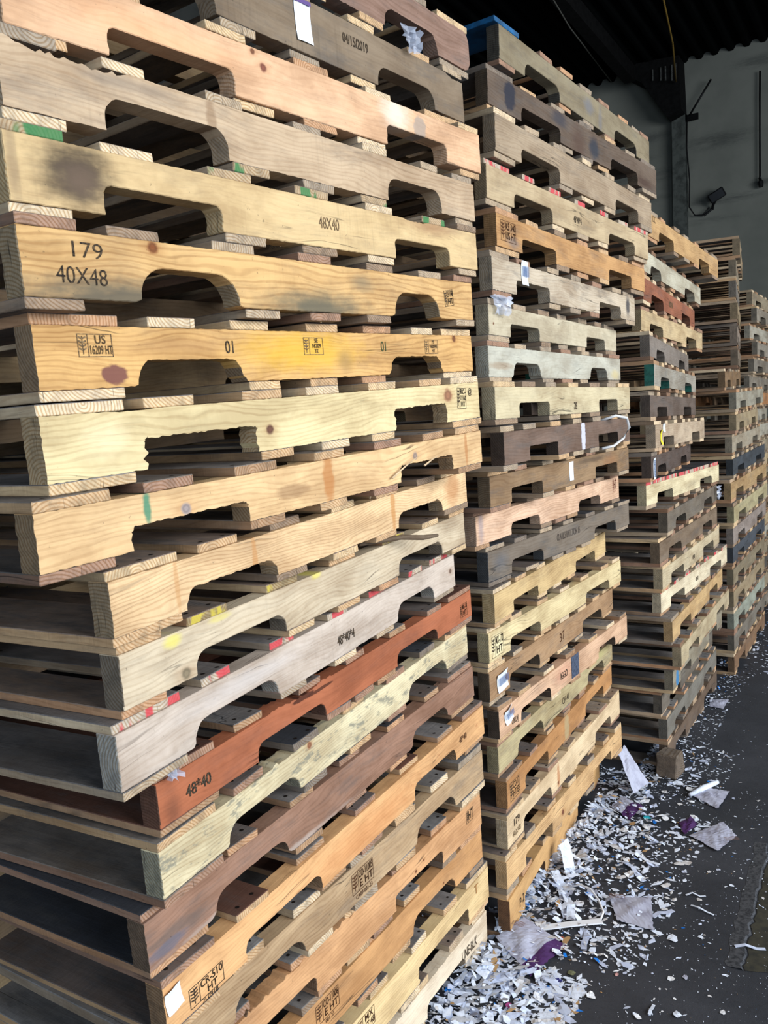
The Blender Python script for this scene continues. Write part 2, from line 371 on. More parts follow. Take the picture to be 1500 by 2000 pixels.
# ------------------------------------------------------------------ measured stacks
# per pallet: x, y, z, yaw, height step, tilt, four notch edges, stringer height
ROWS = [[
 (-0.425,1.125,2.35,0.603,0.118,0.048,0.152,0.381,0.847,1.067,0.088),
 (-0.455,1.1,2.224,0.611,0.126,0.048,0.152,0.4,0.857,1.082,0.096),
 (-0.449,1.125,2.105,0.641,0.119,0.048,0.16,0.405,0.835,1.065,0.089),
 (-0.443,1.086,1.989,0.613,0.116,0.048,0.154,0.392,0.849,1.061,0.085),
 (-0.443,1.08,1.873,0.614,0.116,0.048,0.144,0.368,0.864,1.085,0.086),
 (-0.431,1.067,1.753,0.587,0.119,0.05,0.176,0.403,0.853,1.064,0.088),
 (-0.441,1.111,1.638,0.595,0.118,0.046,0.157,0.398,0.837,1.072,0.086),
 (-0.423,1.063,1.517,0.585,0.118,0.05,0.164,0.402,0.83,1.05,0.086),
 (-0.426,1.023,1.408,0.584,0.108,0.051,0.147,0.383,0.846,1.071,0.076),
 (-0.376,1.125,1.3,0.511,0.109,0.051,0.147,0.381,0.834,1.067,0.079),
 (-0.381,1.155,1.187,0.51,0.112,0.051,0.155,0.396,0.84,1.072,0.082),
 (-0.392,1.147,1.071,0.491,0.116,0.052,0.156,0.396,0.871,1.085,0.086),
 (-0.371,1.245,0.966,0.517,0.104,0.053,0.249,0.471,0.78,0.997,0.074),
 (-0.375,1.245,0.85,0.507,0.112,0.059,0.158,0.386,0.846,1.079,0.079),
 (-0.405,1.241,0.733,0.545,0.116,0.062,0.14,0.378,0.847,1.07,0.085),
 (-0.388,1.25,0.62,0.552,0.113,0.062,0.194,0.427,0.817,1.039,0.083),
 (-0.42,1.259,0.498,0.575,0.129,0.05,0.187,0.404,0.841,1.053,0.087),
 (-0.442,1.274,0.375,0.586,0.13,0.04,0.152,0.451,0.764,0.993,0.092),
 (-0.418,1.325,0.253,0.567,0.128,0.03,0.152,0.381,0.808,1.05,0.09),
 (-0.387,1.355,0.123,0.554,0.136,0.016,0.152,0.381,0.788,1.08,0.097),
 (-0.394,1.355,0.001,0.551,0.135,0.003,0.152,0.381,0.838,1.067,0.094),
],
[
 (0.375,2.366,2.537,0.631,0.12,-0.018,0.154,0.389,0.85,1.073,0.09),
 (0.337,2.349,2.416,0.678,0.122,-0.022,0.182,0.425,0.801,1.036,0.09),
 (0.348,2.317,2.283,0.643,0.13,-0.017,0.15,0.403,0.854,1.077,0.097),
 (0.318,2.304,2.159,0.652,0.121,-0.012,0.154,0.396,0.837,1.079,0.089),
 (0.341,2.311,2.034,0.621,0.12,-0.004,0.157,0.389,0.84,1.069,0.086),
 (0.316,2.245,1.909,0.592,0.12,0.004,0.149,0.386,0.823,1.052,0.086),
 (0.3,2.228,1.792,0.541,0.112,0.012,0.149,0.378,0.842,1.064,0.079),
 (0.29,2.187,1.682,0.55,0.109,0.012,0.155,0.385,0.838,1.06,0.08),
 (0.296,2.138,1.571,0.561,0.113,0.01,0.157,0.382,0.846,1.059,0.083),
 (0.318,2.165,1.45,0.546,0.119,0.013,0.183,0.413,0.822,1.058,0.086),
 (0.29,2.263,1.333,0.588,0.116,0.015,0.138,0.362,0.838,1.077,0.085),
 (0.256,2.34,1.218,0.6,0.115,0.015,0.227,0.441,0.784,1.003,0.085),
 (0.295,2.413,1.099,0.617,0.119,0.015,0.152,0.381,0.838,1.062,0.089),
 (0.305,2.387,0.983,0.52,0.116,0.015,0.153,0.379,0.8,1.056,0.086),
 (0.285,2.392,0.863,0.588,0.12,0.016,0.147,0.381,0.808,1.071,0.089),
 (0.282,2.393,0.746,0.56,0.118,0.015,0.148,0.396,0.834,1.067,0.088),
 (0.308,2.408,0.626,0.589,0.117,0.019,0.155,0.395,0.869,1.066,0.085),
 (0.303,2.422,0.513,0.543,0.114,0.019,0.15,0.387,0.872,1.098,0.083),
 (0.327,2.435,0.395,0.522,0.117,0.021,0.156,0.381,0.827,1.085,0.086),
 (0.322,2.429,0.271,0.55,0.123,0.023,0.125,0.386,0.874,1.089,0.092),
 (0.312,2.406,0.15,0.557,0.13,0.008,0.152,0.392,0.838,1.067,0.088),
 (0.317,2.415,0.002,0.473,0.147,0,0.152,0.381,0.838,1.067,0.108),
],
[
 (1.111,3.436,2.272,0.597,0.121,-0.026,0.152,0.377,0.817,1.02,0.091),
 (1.106,3.514,2.152,0.551,0.119,-0.025,0.152,0.343,0.829,1.067,0.087),
 (1.102,3.483,2.027,0.519,0.122,-0.021,0.152,0.405,0.848,1.073,0.09),
 (1.103,3.523,1.908,0.561,0.117,-0.018,0.138,0.367,0.838,1.065,0.086),
 (1.094,3.392,1.791,0.471,0.116,-0.017,0.167,0.391,0.85,1.07,0.085),
 (1.094,3.345,1.671,0.486,0.117,-0.012,0.148,0.37,0.83,1.058,0.084),
 (1.079,3.355,1.548,0.498,0.12,-0.005,0.152,0.381,0.838,1.067,0.086),
 (1.09,3.331,1.426,0.517,0.122,-0.005,0.155,0.383,0.847,1.069,0.092),
 (1.072,3.335,1.305,0.475,0.119,-0.002,0.158,0.385,0.845,1.064,0.086),
 (1.077,3.422,1.184,0.612,0.118,0.004,0.149,0.38,0.84,1.067,0.084),
 (1.179,3.471,1.062,0.538,0.118,0.011,0.161,0.39,0.838,1.067,0.084),
 (1.131,3.434,0.941,0.564,0.118,0.015,0.152,0.395,0.849,1.083,0.086),
 (1.156,3.478,0.822,0.566,0.117,0.019,0.152,0.388,0.812,1.065,0.084),
 (1.167,3.538,0.706,0.608,0.116,0.02,0.148,0.373,0.846,1.084,0.085),
 (1.2,3.496,0.588,0.549,0.118,0.018,0.152,0.381,0.838,1.067,0.087),
 (1.242,3.513,0.472,0.549,0.118,0.015,0.152,0.381,0.838,1.067,0.086),
 (1.22,3.558,0.354,0.548,0.12,0.012,0.152,0.381,0.838,1.067,0.088),
 (1.18,3.592,0.238,0.548,0.118,0.009,0.152,0.381,0.838,1.067,0.086),
 (1.206,3.605,0.116,0.548,0.123,0.006,0.152,0.381,0.838,1.067,0.091),
 (1.206,3.605,0.001,0.548,0.12,0.001,0.152,0.381,0.838,1.067,0.088),
],
[
 (2.029,4.72,2.401,0.418,0.119,0.03,0.152,0.381,0.838,1.067,0.089),
 (1.988,4.676,2.284,0.418,0.117,0.03,0.152,0.381,0.838,1.067,0.087),
 (1.972,4.64,2.166,0.418,0.118,0.03,0.152,0.381,0.838,1.067,0.088),
 (1.979,4.64,2.047,0.418,0.119,0.03,0.152,0.381,0.838,1.067,0.088),
 (1.996,4.686,1.924,0.418,0.123,0.031,0.152,0.381,0.838,1.067,0.089),
 (2.018,4.734,1.802,0.418,0.121,0.032,0.152,0.381,0.838,1.067,0.086),
 (1.926,4.688,1.682,0.47,0.12,0.032,0.152,0.381,0.838,1.067,0.09),
 (1.984,4.681,1.559,0.541,0.125,0.028,0.152,0.381,0.838,1.067,0.091),
 (1.994,4.708,1.437,0.512,0.126,0.023,0.152,0.381,0.838,1.067,0.088),
 (1.982,4.737,1.315,0.544,0.121,0.024,0.152,0.381,0.838,1.067,0.089),
 (1.985,4.734,1.184,0.563,0.129,0.027,0.152,0.381,0.838,1.067,0.092),
 (1.962,4.711,1.047,0.58,0.135,0.032,0.152,0.381,0.838,1.067,0.093),
 (1.977,4.71,0.914,0.572,0.133,0.031,0.152,0.381,0.838,1.067,0.091),
 (1.989,4.751,0.785,0.57,0.131,0.03,0.152,0.381,0.838,1.067,0.091),
 (2.028,4.849,0.66,0.567,0.128,0.024,0.152,0.381,0.838,1.067,0.091),
 (2.028,4.849,0.527,0.565,0.135,0.02,0.152,0.381,0.838,1.067,0.092),
 (2.028,4.849,0.395,0.565,0.135,0.016,0.152,0.381,0.838,1.067,0.092),
 (2.028,4.849,0.263,0.564,0.135,0.011,0.152,0.381,0.838,1.067,0.092),
 (2.028,4.849,0.131,0.564,0.135,0.007,0.152,0.381,0.838,1.067,0.092),
 (2.028,4.849,0.001,0.564,0.135,0.001,0.152,0.381,0.838,1.067,0.092),
],
]

# ------------------------------------------------------------------ pallets
LEN = 1.219; WID = 1.016; ST = 0.038
def stringer_outline(notch, h, seed, step, rag=0.0015, nr=0.02, nd=0.040, ragtop=None, chips=(), flare=0.0, rnotch=None, endr=0):
    r = random.Random(seed)
    n1, n2, f1, f2 = notch
    P = []
    def line(a, b, amp, skip_last=True):
        d = math.hypot(b[0] - a[0], b[1] - a[1]); k = max(1, int(d / step))
        nx, nz = -(b[1] - a[1]) / d, (b[0] - a[0]) / d
        for i in range(k):
            t = i / k; j = r.uniform(-amp, amp) if i else 0
            P.append((a[0] + (b[0] - a[0]) * t + nx * j, a[1] + (b[1] - a[1]) * t + nz * j))
    def arc(cx, cz, rad, a0, a1, k, amp=0):
        for i in range(k + 1):
            t = a0 + (a1 - a0) * i / k; q = rad + r.uniform(-amp, amp)
            P.append((cx + q * cos(t), cz + q * sin(t)))
    def notchpts(a, b, ra, rg):
        ra = min(ra, nd * 0.98, (b - a) * 0.45)
        if ra < nd * 0.9:
            line((a, 0), (a + flare, nd - ra), rg)
        else: P.append((a, 0))
        k = 6 if step < 0.03 else 3
        arc(a + flare + ra, nd - ra, ra, pi, pi / 2, k, rg * 0.4)
        line((a + flare + ra, nd), (b - flare - ra, nd), rg * 0.22)
        arc(b - flare - ra, nd - ra, ra, pi / 2, 0, k, rg * 0.4)
        if ra < nd * 0.9: line((b - flare, nd - ra), (b, 0), rg)
    line((0, 0), (n1, 0), rag * 0.4)
    notchpts(n1, n2, nr, rnotch or rag)
    line((n2, 0), (f1, 0), rag * 0.4)
    notchpts(f1, f2, nr, rnotch or rag)
    if endr:
        line((f2, 0), (LEN - endr, 0), rag * 0.4)
        arc(LEN - endr, endr, endr, -pi / 2, 0, 5, 0.001)
        arc(LEN - endr, h - endr, endr, 0, pi / 2, 5, 0.001)
    else:
        line((f2, 0), (LEN, 0), rag * 0.4)
        line((LEN, 0), (LEN, h), rag * 0.5)
    k = int(LEN / step)
    for i in range(k):
        x = (LEN - endr) * (1 - i / k); z = h + (r.uniform(-rag, 0) * 0.5 if i else 0)
        if ragtop and ragtop[0] < x < ragtop[1]:
            z += ragtop[2] * (r.random() ** 2.5 - 0.1)
        for (ca, cb, dep) in chips:
            if ca < x < cb: z -= dep * (0.6 + 0.4 * r.random()) * min(1, (x - ca) / 0.02, (cb - x) / 0.02 if cb < LEN else 1)
        P.append((x, z))
    line((0, h), (0, 0), rag * 0.5)
    out = [P[0]]
    for q in P[1:]:
        if math.hypot(q[0] - out[-1][0], q[1] - out[-1][1]) > 0.0006: out.append(q)
    if math.hypot(out[0][0] - out[-1][0], out[0][1] - out[-1][1]) < 0.0006: out.pop()
    return out
def stringer_mesh(out, depth=ST, end=None):
    n = len(out); v = [(x, 0, z) for x, z in out] + [(x, depth, z) for x, z in out]
    f = [tuple(range(n)), tuple(range(2 * n - 1, n - 1, -1))]; mi = [0, 0]
    for i in range(n):
        j = (i + 1) % n
        f.append((j, i, n + i, n + j))
        dx, dz = out[j][0] - out[i][0], out[j][1] - out[i][1]
        vert = abs(dz) > abs(dx) * 1.3
        mi.append(1 if vert else 0)
    return v, f, mi
def board_mesh(L, w, t, seed, nails, rough=0.002, segs=5, brk=0.0):
    """board along local x from 0 to L, centred on y, sitting on z=0; slots: 0 edges 1 ends 2 faces 3 nails"""
    r = random.Random(seed); v = []; f = []; mi = []
    ws = [w + r.uniform(-rough, rough) for _ in range(segs + 1)]
    for i in range(segs + 1):
        x = L * i / segs
        for s_ in (-1, 1):
            xe = x
            if i == 0: xe += r.uniform(0, rough * 2) + (brk if s_ > 0 else 0)
            if i == segs: xe -= r.uniform(0, rough * 2)
            y = s_ * ws[i] / 2
            v += [(xe, y, 0), (xe + r.uniform(-rough, rough) * (i in (0, segs)), y, t)]
    for i in range(segs):
        a = i * 4; b_ = a + 4
        f += [(a, b_, b_ + 1, a + 1), (a + 2, a + 3, b_ + 3, b_ + 2), (a + 1, b_ + 1, b_ + 3, a + 3), (a, a + 2, b_ + 2, b_)]
        mi += [0, 0, 2, 2]
    f += [(0, 1, 3, 2), (segs * 4, segs * 4 + 2, segs * 4 + 3, segs * 4 + 1)]; mi += [1, 1]
    for (x, y) in nails:
        k = len(v); x += r.uniform(-0.006, 0.006); y += r.uniform(-0.006, 0.006)
        for j in range(6): v.append((x + 0.0042 * cos(j * pi / 3), y + 0.0042 * sin(j * pi / 3), t + 0.0005))
        f.append(tuple(range(k, k + 6))); mi.append(3)
    return v, f, mi

M_nail = flat('rusty_nail_head', (52, 44, 40), 0.5, 0.5, metal=0.6)
TONES = [(186, 152, 112), (176, 150, 120), (196, 168, 128), (160, 126, 94), (150, 134, 114), (178, 136, 100), (140, 118, 96), (200, 178, 145), (150, 116, 94), (120, 108, 96), (168, 148, 122), (128, 98, 76)]
EDGE = [wood('board_edge_%d' % i, c, 0.6, 0.35, 0.35) for i, c in enumerate(TONES)]
ENDS = [endgrain('board_end_%d' % i, scl(c, 1.17)) for i, c in enumerate(TONES)]
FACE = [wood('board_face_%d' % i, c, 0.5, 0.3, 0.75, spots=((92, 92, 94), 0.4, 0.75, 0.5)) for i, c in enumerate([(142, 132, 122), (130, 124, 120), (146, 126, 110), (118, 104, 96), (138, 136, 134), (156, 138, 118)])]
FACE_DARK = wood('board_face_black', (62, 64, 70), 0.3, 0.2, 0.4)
FACE_RED = wood('board_face_red', (104, 70, 56), 0.4, 0.3, 0.4)
END_GREEN = endgrain('green_dabbed_end', (196, 168, 130), (44, 120, 70), 0.02)
END_RED = endgrain('red_dabbed_end', (205, 188, 165), (196, 52, 66), -0.02)
END_YEL = endgrain('yellow_dabbed_end', (170, 146, 104), (200, 180, 70), 0.03)
END_BLUE = endgrain('blue_grey_end', (176, 160, 136), (70, 84, 104), 0.05)
BLUE_FACE = flat('blue_board_paint', (20, 98, 150), 0.6, 0.35, var=0.35, scale=12)

_bcache = {}
def board(name, parent, x, y0, z, w, t, ci, fi, detail, seed, end=None, face=None, edge=None, nail=True, tilt=0.0):
    key = None
    if detail < 2:
        seed = seed % 5; w = round(w, 2); key = (w, round(t, 3), ci, fi, seed, detail, end and end.name, face and face.name, edge and edge.name, nail)
    if key and key in _bcache: me = _bcache[key]
    else:
        nl = []
        if nail and detail >= 1:
            for sx in (0.02, 0.508, 0.996):
                nl += [(sx, -w * 0.28), (sx, w * 0.28)] + ([(sx, 0)] if w > 0.12 else [])
        v, f, mi = board_mesh(WID, w, t, seed, nl, 0.002 if detail > 0 else 0.003, 5 if detail else 2)
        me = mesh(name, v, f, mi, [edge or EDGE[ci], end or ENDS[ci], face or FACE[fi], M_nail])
        if key: _bcache[key] = me
    o = link(name, me, (), parent, (x, y0, z), (0, tilt, pi / 2))
    if detail == 2: bevel(o, 0.0012)
    return o

_scache = {}
def pallet(label, group, x, y, z, yaw, tilt, notch, h, H, smat, emat, detail=2, seed=0, top=None, bottom=None, tone=None,
           nr=0.02, nd=0.040, rag=0.0015, ragtop=None, chips=(), flare=0.0, rnotch=None, ends=None, faces=None, edge=None, lead_mat=None, inner=None, nmid=5, cat='pallet', endr=0):
    r = random.Random(seed * 7 + 3)
    root = bpy.data.objects.new('wooden_pallet', None); COL.objects.link(root)
    root.location = (x, y, z); root.rotation_mode = 'XYZ'
    root.rotation_euler = (0, -math.atan(tilt), pi / 2 - yaw)
    tag(root, label, cat, group)
    td = max(0.013, min(0.0195, (H - h) / 2 - 0.0007))
    step = (0.03, 0.022, 0.007)[detail]
    # the three stringers
    for k, sy in enumerate((0.0, 0.489, WID - ST)):
        if detail == 2 or k == 0:
            out = stringer_outline(notch, h, seed + 31 * k, step if k == 0 else 0.03, rag, nr, nd, ragtop if k == 0 else None, chips if k == 0 else (), flare, rnotch, endr)
            v, f, mi = stringer_mesh(out)
            me = mesh('stringer', v, f, mi, [smat if k == 0 else (inner or smat), emat])
            _last = me
        else: me = _last if detail < 2 else me
        o = link('stringer', me, (), root, (0, sy, td), (0, 0, 0))
        if detail == 2 and k == 0: bevel(o, 0.0013)
    # deck boards
    tone = tone if tone is not None else [r.randrange(len(TONES)) for _ in range(3)]
    fcs = faces or [r.randrange(len(FACE))]
    lead = r.choice((0.14, 0.14, 0.12, 0.09))
    if top is None:
        n = nmid; wm = r.choice((0.078, 0.088, 0.088, 0.095))
        top = [(lead / 2, lead)]
        for i in range(n):
            top.append((lead + (LEN - 2 * lead) * (i + 0.5) / n * 1.0 + r.uniform(-0.008, 0.008), wm + r.uniform(-0.004, 0.004)))
        top.append((LEN - lead / 2, lead))
    if bottom is None:
        wb = r.choice((0.088, 0.095, 0.14 if False else 0.085)); c0, c1 = notch[1] + 0.05, notch[2] - 0.05
        bottom = [(lead / 2, min(lead, notch[0] - 0.008))] + [(c0 + (c1 - c0) * i / 2, wb) for i in range(3)] + [(LEN - min(lead, LEN - notch[3] - 0.008) / 2, min(lead, LEN - notch[3] - 0.008))]
    for i, (bx, bw) in enumerate(top):
        ci = tone[i % len(tone)]; e = None
        if ends and (i in ends.get('top', ()) or ends.get('all')): e = ends['mat']
        fc = None; fi = fcs[i % len(fcs)] if isinstance(fcs[i % len(fcs)], int) else 0
        if not isinstance(fcs[i % len(fcs)], int): fc = fcs[i % len(fcs)]
        ed = edge
        if lead_mat and i == 0: e = ed = fc = lead_mat
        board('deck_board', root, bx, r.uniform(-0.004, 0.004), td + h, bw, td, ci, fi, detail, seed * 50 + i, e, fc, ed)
    for i, (bx, bw) in enumerate(bottom):
        ci = tone[(i + 1) % len(tone)]; e = None
        if ends and (i in ends.get('bottom', ())): e = ends['mat']
        fc = fcs[i % len(fcs)]
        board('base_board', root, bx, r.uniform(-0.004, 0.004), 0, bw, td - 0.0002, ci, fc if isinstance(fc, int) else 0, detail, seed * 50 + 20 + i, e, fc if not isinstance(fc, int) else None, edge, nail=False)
    root['td'] = td
    return root
def done(root):
    if 'td' in root: del root['td']

# ---- lettering and stuck-on things, sitting on the aisle face of the front stringer
INK = flat('black_stencil_ink', (42, 37, 33), 0.9, 0.1, c2=(96, 80, 62), scale=260)
INK_FADED = flat('faded_stencil_ink', (92, 76, 58), 0.9, 0.1, c2=(150, 124, 90), scale=240)
INK_BROWN = flat('brown_stencil_ink', (84, 56, 38), 0.9, 0.1)
def text_mesh(s, size, sx=1.0, bold=0.0, align='CENTER'):
    cu = bpy.data.curves.new('t', 'FONT'); cu.body = s; cu.size = size; cu.align_x = align; cu.align_y = 'CENTER'
    cu.offset = bold; cu.extrude = 0.00012; cu.resolution_u = 3
    o = bpy.data.objects.new('t', cu); COL.objects.link(o)
    bpy.context.view_layer.update()
    me = bpy.data.meshes.new_from_object(o.evaluated_get(bpy.context.evaluated_depsgraph_get()))
    bpy.data.objects.remove(o); bpy.data.curves.remove(cu)
    for v in me.vertices: v.co.x *= sx
    return me
def letters(root, s, x, z, size, mat=INK, sx=0.8, rot=0.0, bold=0.0, name='stencil_lettering', label=None):
    me = text_mesh(s, size, sx, bold); me.materials.clear(); me.materials.append(mat)
    o = link(name, me, (), root, (x, -0.0009, z + (root.get('td', 0.015) - 0.015)), (pi / 2, -rot, 0))
    if label: o['label'] = label
    return o
def stamp(root, x, z, w, h, lines, mat=INK, rot=0.0, wheat=True, lw=0.0012):
    """heat-treatment stamp: frame, divider, a wheat-ear mark and lines of characters; one inked mark"""
    m = MB()
    def bar(x0, z0, x1, z1): m.quad(((x0, 0, z0), (x1, 0, z0), (x1, 0, z1), (x0, 0, z1)))
    a, b_ = w / 2, h / 2
    bar(-a, -b_, a, -b_ + lw); bar(-a, b_ - lw, a, b_); bar(-a, -b_, -a + lw, b_); bar(a - lw, -b_, a, b_)
    if wheat:
        d = -a + w * 0.28; bar(d, -b_, d + lw, b_); cx = (-a + d) / 2
        bar(cx - lw * .6, -b_ * .75, cx + lw * .6, b_ * .8)
        for i in range(4):
            zz = -b_ * 0.45 + i * b_ * 0.32
            for sg in (-1, 1):
                m.quad(((cx, 0, zz), (cx + sg * w * .10, 0, zz + b_ * .12), (cx + sg * w * .10, 0, zz + b_ * .27), (cx, 0, zz + b_ * .14)))
    v, f = m.v[:], m.f[:]
    x0 = (-a + w * 0.30) if wheat else -a + lw * 2
    nl = len(lines)
    for i, s in enumerate(lines):
        lh = h * 0.9 / nl
        me = text_mesh(s, lh * 1.15, 1.0, 0.0002)
        xs = [q.co.x for q in me.vertices]; wd = max(xs) - min(xs) if xs else 1
        avail = (a - x0) * 0.92; k = min(1.0, avail / wd); cx = (x0 + a) / 2; cz = b_ * 0.92 - lh * (i + 0.5)
        base = len(v)
        v += [(cx + q.co.x * k, -0.0001, cz + q.co.y) for q in me.vertices]
        f += [tuple(base + j for j in p.vertices) for p in me.polygons]
        bpy.data.meshes.remove(me)
    me = mesh('ink_stamp', v, f, None, [mat])
    return link('ink_stamp', me, (), root, (x, -0.0008, z + (root.get('td', 0.015) - 0.015)), (0, -rot, 0))
M_sticker = flat('white_sticker', (232, 238, 246), 0.35, 0.5)
M_barcode = flat('printed_blue_bars', (70, 98, 140), 0.5)
M_black = flat('printed_black_bars', (40, 42, 50), 0.5)
M_purple = flat('purple_print', (92, 70, 128), 0.5)
def sticker(root, x, z, w, h, rot=0.0, kind='bar', curl=0.002, col=None, vertical=False, name='label_sticker', label=None):
    m = MB(); n = 8
    for i in range(n):
        for j in range(4):
            def P(i, j):
                u, v = i / n, j / 4
                return (-w / 2 + w * u, -curl * (abs(v - .5) * 2) ** 3 - curl * 0.4 * sin(u * 5), -h / 2 + h * v)
            m.quad((P(i, j), P(i + 1, j), P(i + 1, j + 1), P(i, j + 1)))
    o = m.build(name, [col or M_sticker], root, (x, -0.0012, z), (0, -rot, 0), smooth=True)
    if label: o['label'] = label
    p = MB(); r = random.Random(int(x * 1000)); yy = -curl * 1.4 - 0.0006
    if kind == 'bar':
        if vertical:
            q = -h * .4
            while q < h * .4:
                t = r.choice((0.0010, 0.0018, 0.0026)); p.quad(((-w * .33, yy, q), (w * .2, yy, q), (w * .2, yy, q + t), (-w * .33, yy, q + t))); q += t + r.choice((0.001, 0.0018))
        else:
            q = -w * .42
            while q < w * .42:
                t = r.choice((0.0010, 0.0018, 0.0026)); p.quad(((q, yy, -h * .15), (q + t, yy, -h * .15), (q + t, yy, h * .28), (q, yy, h * .28))); q += t + r.choice((0.001, 0.0018))
        p.build('barcode', [M_barcode], o)
    elif kind == 'purple':
        p.quad(((-w / 2, yy, h * .40), (w / 2, yy, h * .40), (w / 2, yy, h / 2), (-w / 2, yy, h / 2))); p.build('purple_band', [M_purple], o)
    return o

ORD = ['top', 'second', 'third', 'fourth', 'fifth', 'sixth', 'seventh', 'eighth', 'ninth', 'tenth', 'eleventh', 'twelfth', 'thirteenth', 'fourteenth',
       'fifteenth', 'sixteenth', 'seventeenth', 'eighteenth', 'nineteenth', 'twentieth', 'twenty-first', 'bottom']
def place(si, i, label, smat, emat, detail, **kw):
    x, y, z, yaw, H, tilt, a, b_, c, d, h = ROWS[si][i]
    return pallet(label, ('pallets in the nearest stack', 'pallets in the second stack', 'pallets in the third stack', 'pallets in the fourth stack')[si],
                  x, y, z, yaw, tilt, (a, b_, c, d), h, H, smat, emat, detail, seed=si * 100 + i + 1, **kw)
def sm(n, c, **k): return wood('stringer_' + n, c, rand=False, **k)
INNER = wood('inner_stringer', (150, 124, 94), 0.5, 0.4, 0.4)
INNER2 = wood('inner_stringer_pale', (190, 160, 118), 0.5, 0.4, 0.3)
def eg(n, c): return endgrain('end_' + n, c)

# ---- nearest stack -------------------------------------------------------------
P = []
def s1(i, label, col, mk=None, ecol=None, **kw):
    mkw = mk or {}
    m = sm('a%d' % i, col, **mkw); e = eg('a%d' % i, ecol or scl(col, 0.92))
    kw.setdefault('inner', INNER if i % 2 else INNER2)
    p = place(0, i, label, m, e, 2, **kw); P.append(p); return p
s1(0, 'red-brown weathered pallet with rounded stringer end topping the nearest stack', (146, 116, 100), dict(grain=0.7, grey=0.45), nr=0.03, flare=0.004, tone=[2, 0, 4], rag=0.003, endr=0.026)
p = s1(1, 'grey-brown pallet printed 04/15/2019 with a white label, second from top of nearest stack', (134, 116, 94), dict(grain=0.3, ring=0.2, grey=0.4, saw=0.8), nr=0.033, tone=[2, 0, 10, 4], chips=((1.14, 1.23, 0.008),), rnotch=0.001)
letters(p, '04/15/2019', 0.785, 0.075, 0.026, sx=0.72, bold=0.0003)
sticker(p, 0.623, 0.068, 0.046, 0.072, 0.04, 'purple', label='white label with purple band')
p = s1(2, 'peach-coloured smooth pallet with a small knot, third from top of nearest stack', (222, 178, 138), dict(grain=0.25, ring=0.25, grey=0.08, saw=0.2, knots=((0.478, 0.061, 0.009, (120, 62, 50)), (0.455, 0.082, 0.006)),
       stains=((0.96, 0.055, 0.025, 0.028, (150, 140, 130), 0.7, 0.2), (0.87, 0.07, 0.06, 0.05, (236, 222, 204), 0.7, 0.9), (0.25, 0.05, 0.2, 0.03, (232, 170, 120), 0.4, 0.9))), nr=0.014, tone=[7, 0, 2, 5])
p = s1(3, 'dusty grey-tan pallet with a splintered near top edge, fourth from top of nearest stack', (194, 168, 136), dict(grain=0.35, grey=0.25, stains=((0.36, 0.05, 0.012, 0.05, (120, 88, 58), 0.5, 0.5), (0.2, 0.07, 0.1, 0.012, (120, 110, 100), 0.4, 0.8))),
       nr=0.030, nd=0.046, tone=[4, 7, 10], ragtop=(0.0, 0.18, 0.006), chips=((0.02, 0.2, 0.010),), ends=dict(mat=END_GREEN, bottom=(1, 3)), rnotch=0.002)
p = s1(4, 'yellow-tan pallet with a round scorch mark and 48X40, fifth from top of nearest stack', (210, 180, 130), dict(grain=0.25, ring=0.15, grey=0.12, saw=0.5,
       stains=((0.105, 0.046, 0.072, 0.052, (34, 32, 30), 0.92, 0.8), (0.108, 0.042, 0.044, 0.030, (112, 92, 76), 0.7, 0.9), (1.02, 0.08, 0.13, 0.02, (136, 88, 62), 0.5, 0.9), (0.01, 0.05, 0.01, 0.07, (120, 100, 80), 0.5, 0.8))),
       nr=0.014, tone=[6, 7, 10], ends=dict(mat=END_GREEN, top=(0, 2, 3, 5)), chips=((0.9, 1.0, 0.004),))
letters(p, '48X40', 0.645, 0.058, 0.030, INK_FADED, 0.75)
p = s1(5, 'orange-grained pallet stencilled 179 and 40X48, sixth from top of nearest stack', (214, 172, 112), dict(grain=0.4, ring=0.95, grey=0.12, ringscale=30, dist=12,
       knots=((0.218, 0.079, 0.011, (120, 62, 30)),), stains=((0.15, 0.004, 0.20, 0.034, (88, 84, 72), 0.9, 0.8), (0.60, 0.008, 0.18, 0.036, (92, 90, 76), 0.9, 0.9), (0.75, 0.06, 0.05, 0.02, (110, 108, 92), 0.5, 0.9))),
       nr=0.046, nd=0.050, flare=0.012, tone=[8, 6, 10], ecol=(150, 130, 100))
letters(p, '179', 0.100, 0.078, 0.030, INK, 1.3, -0.02, -0.0003); letters(p, '40X48', 0.090, 0.044, 0.032, INK, 0.95, -0.02, -0.0003)
stamp(p, 1.10, 0.062, 0.042, 0.036, ['US-1048', 'HT'], rot=0.12)
p = s1(6, 'yellow-sprayed pallet marked 01 twice with three faded stamps, seventh from top of nearest stack', (214, 168, 104), dict(grain=0.5, ring=0.8, grey=0.1, dist=14,
       knots=((1.13, 0.078, 0.010), (0.92, 0.02, 0.007)), stains=((0.56, 0.05, 0.20, 0.045, (226, 176, 40), 0.6, 0.8), (0.125, 0.018, 0.024, 0.016, (118, 74, 66), 0.95, 0.2), (0.68, 0.03, 0.03, 0.03, (150, 120, 80), 0.6, 0.9), (0.25, 0.06, 0.15, 0.012, (160, 120, 80), 0.4, 0.9))),
       nr=0.028, nd=0.038, flare=0.010, tone=[5, 7, 2, 0], ecol=(140, 116, 88), rnotch=0.004, rag=0.002)
letters(p, '01', 0.363, 0.071, 0.030, INK, 0.8); letters(p, '01', 0.823, 0.073, 0.030, flat('green_black_ink', (60, 70, 34)), 0.8)
for xx, ln in ((0.096, ['US', '16209 HT']), (0.585, ['SE', '16209', 'TE']), (1.020, ['PS', '162094', 'HT'])): stamp(p, xx, 0.074, 0.058, 0.032, ln, INK_FADED)
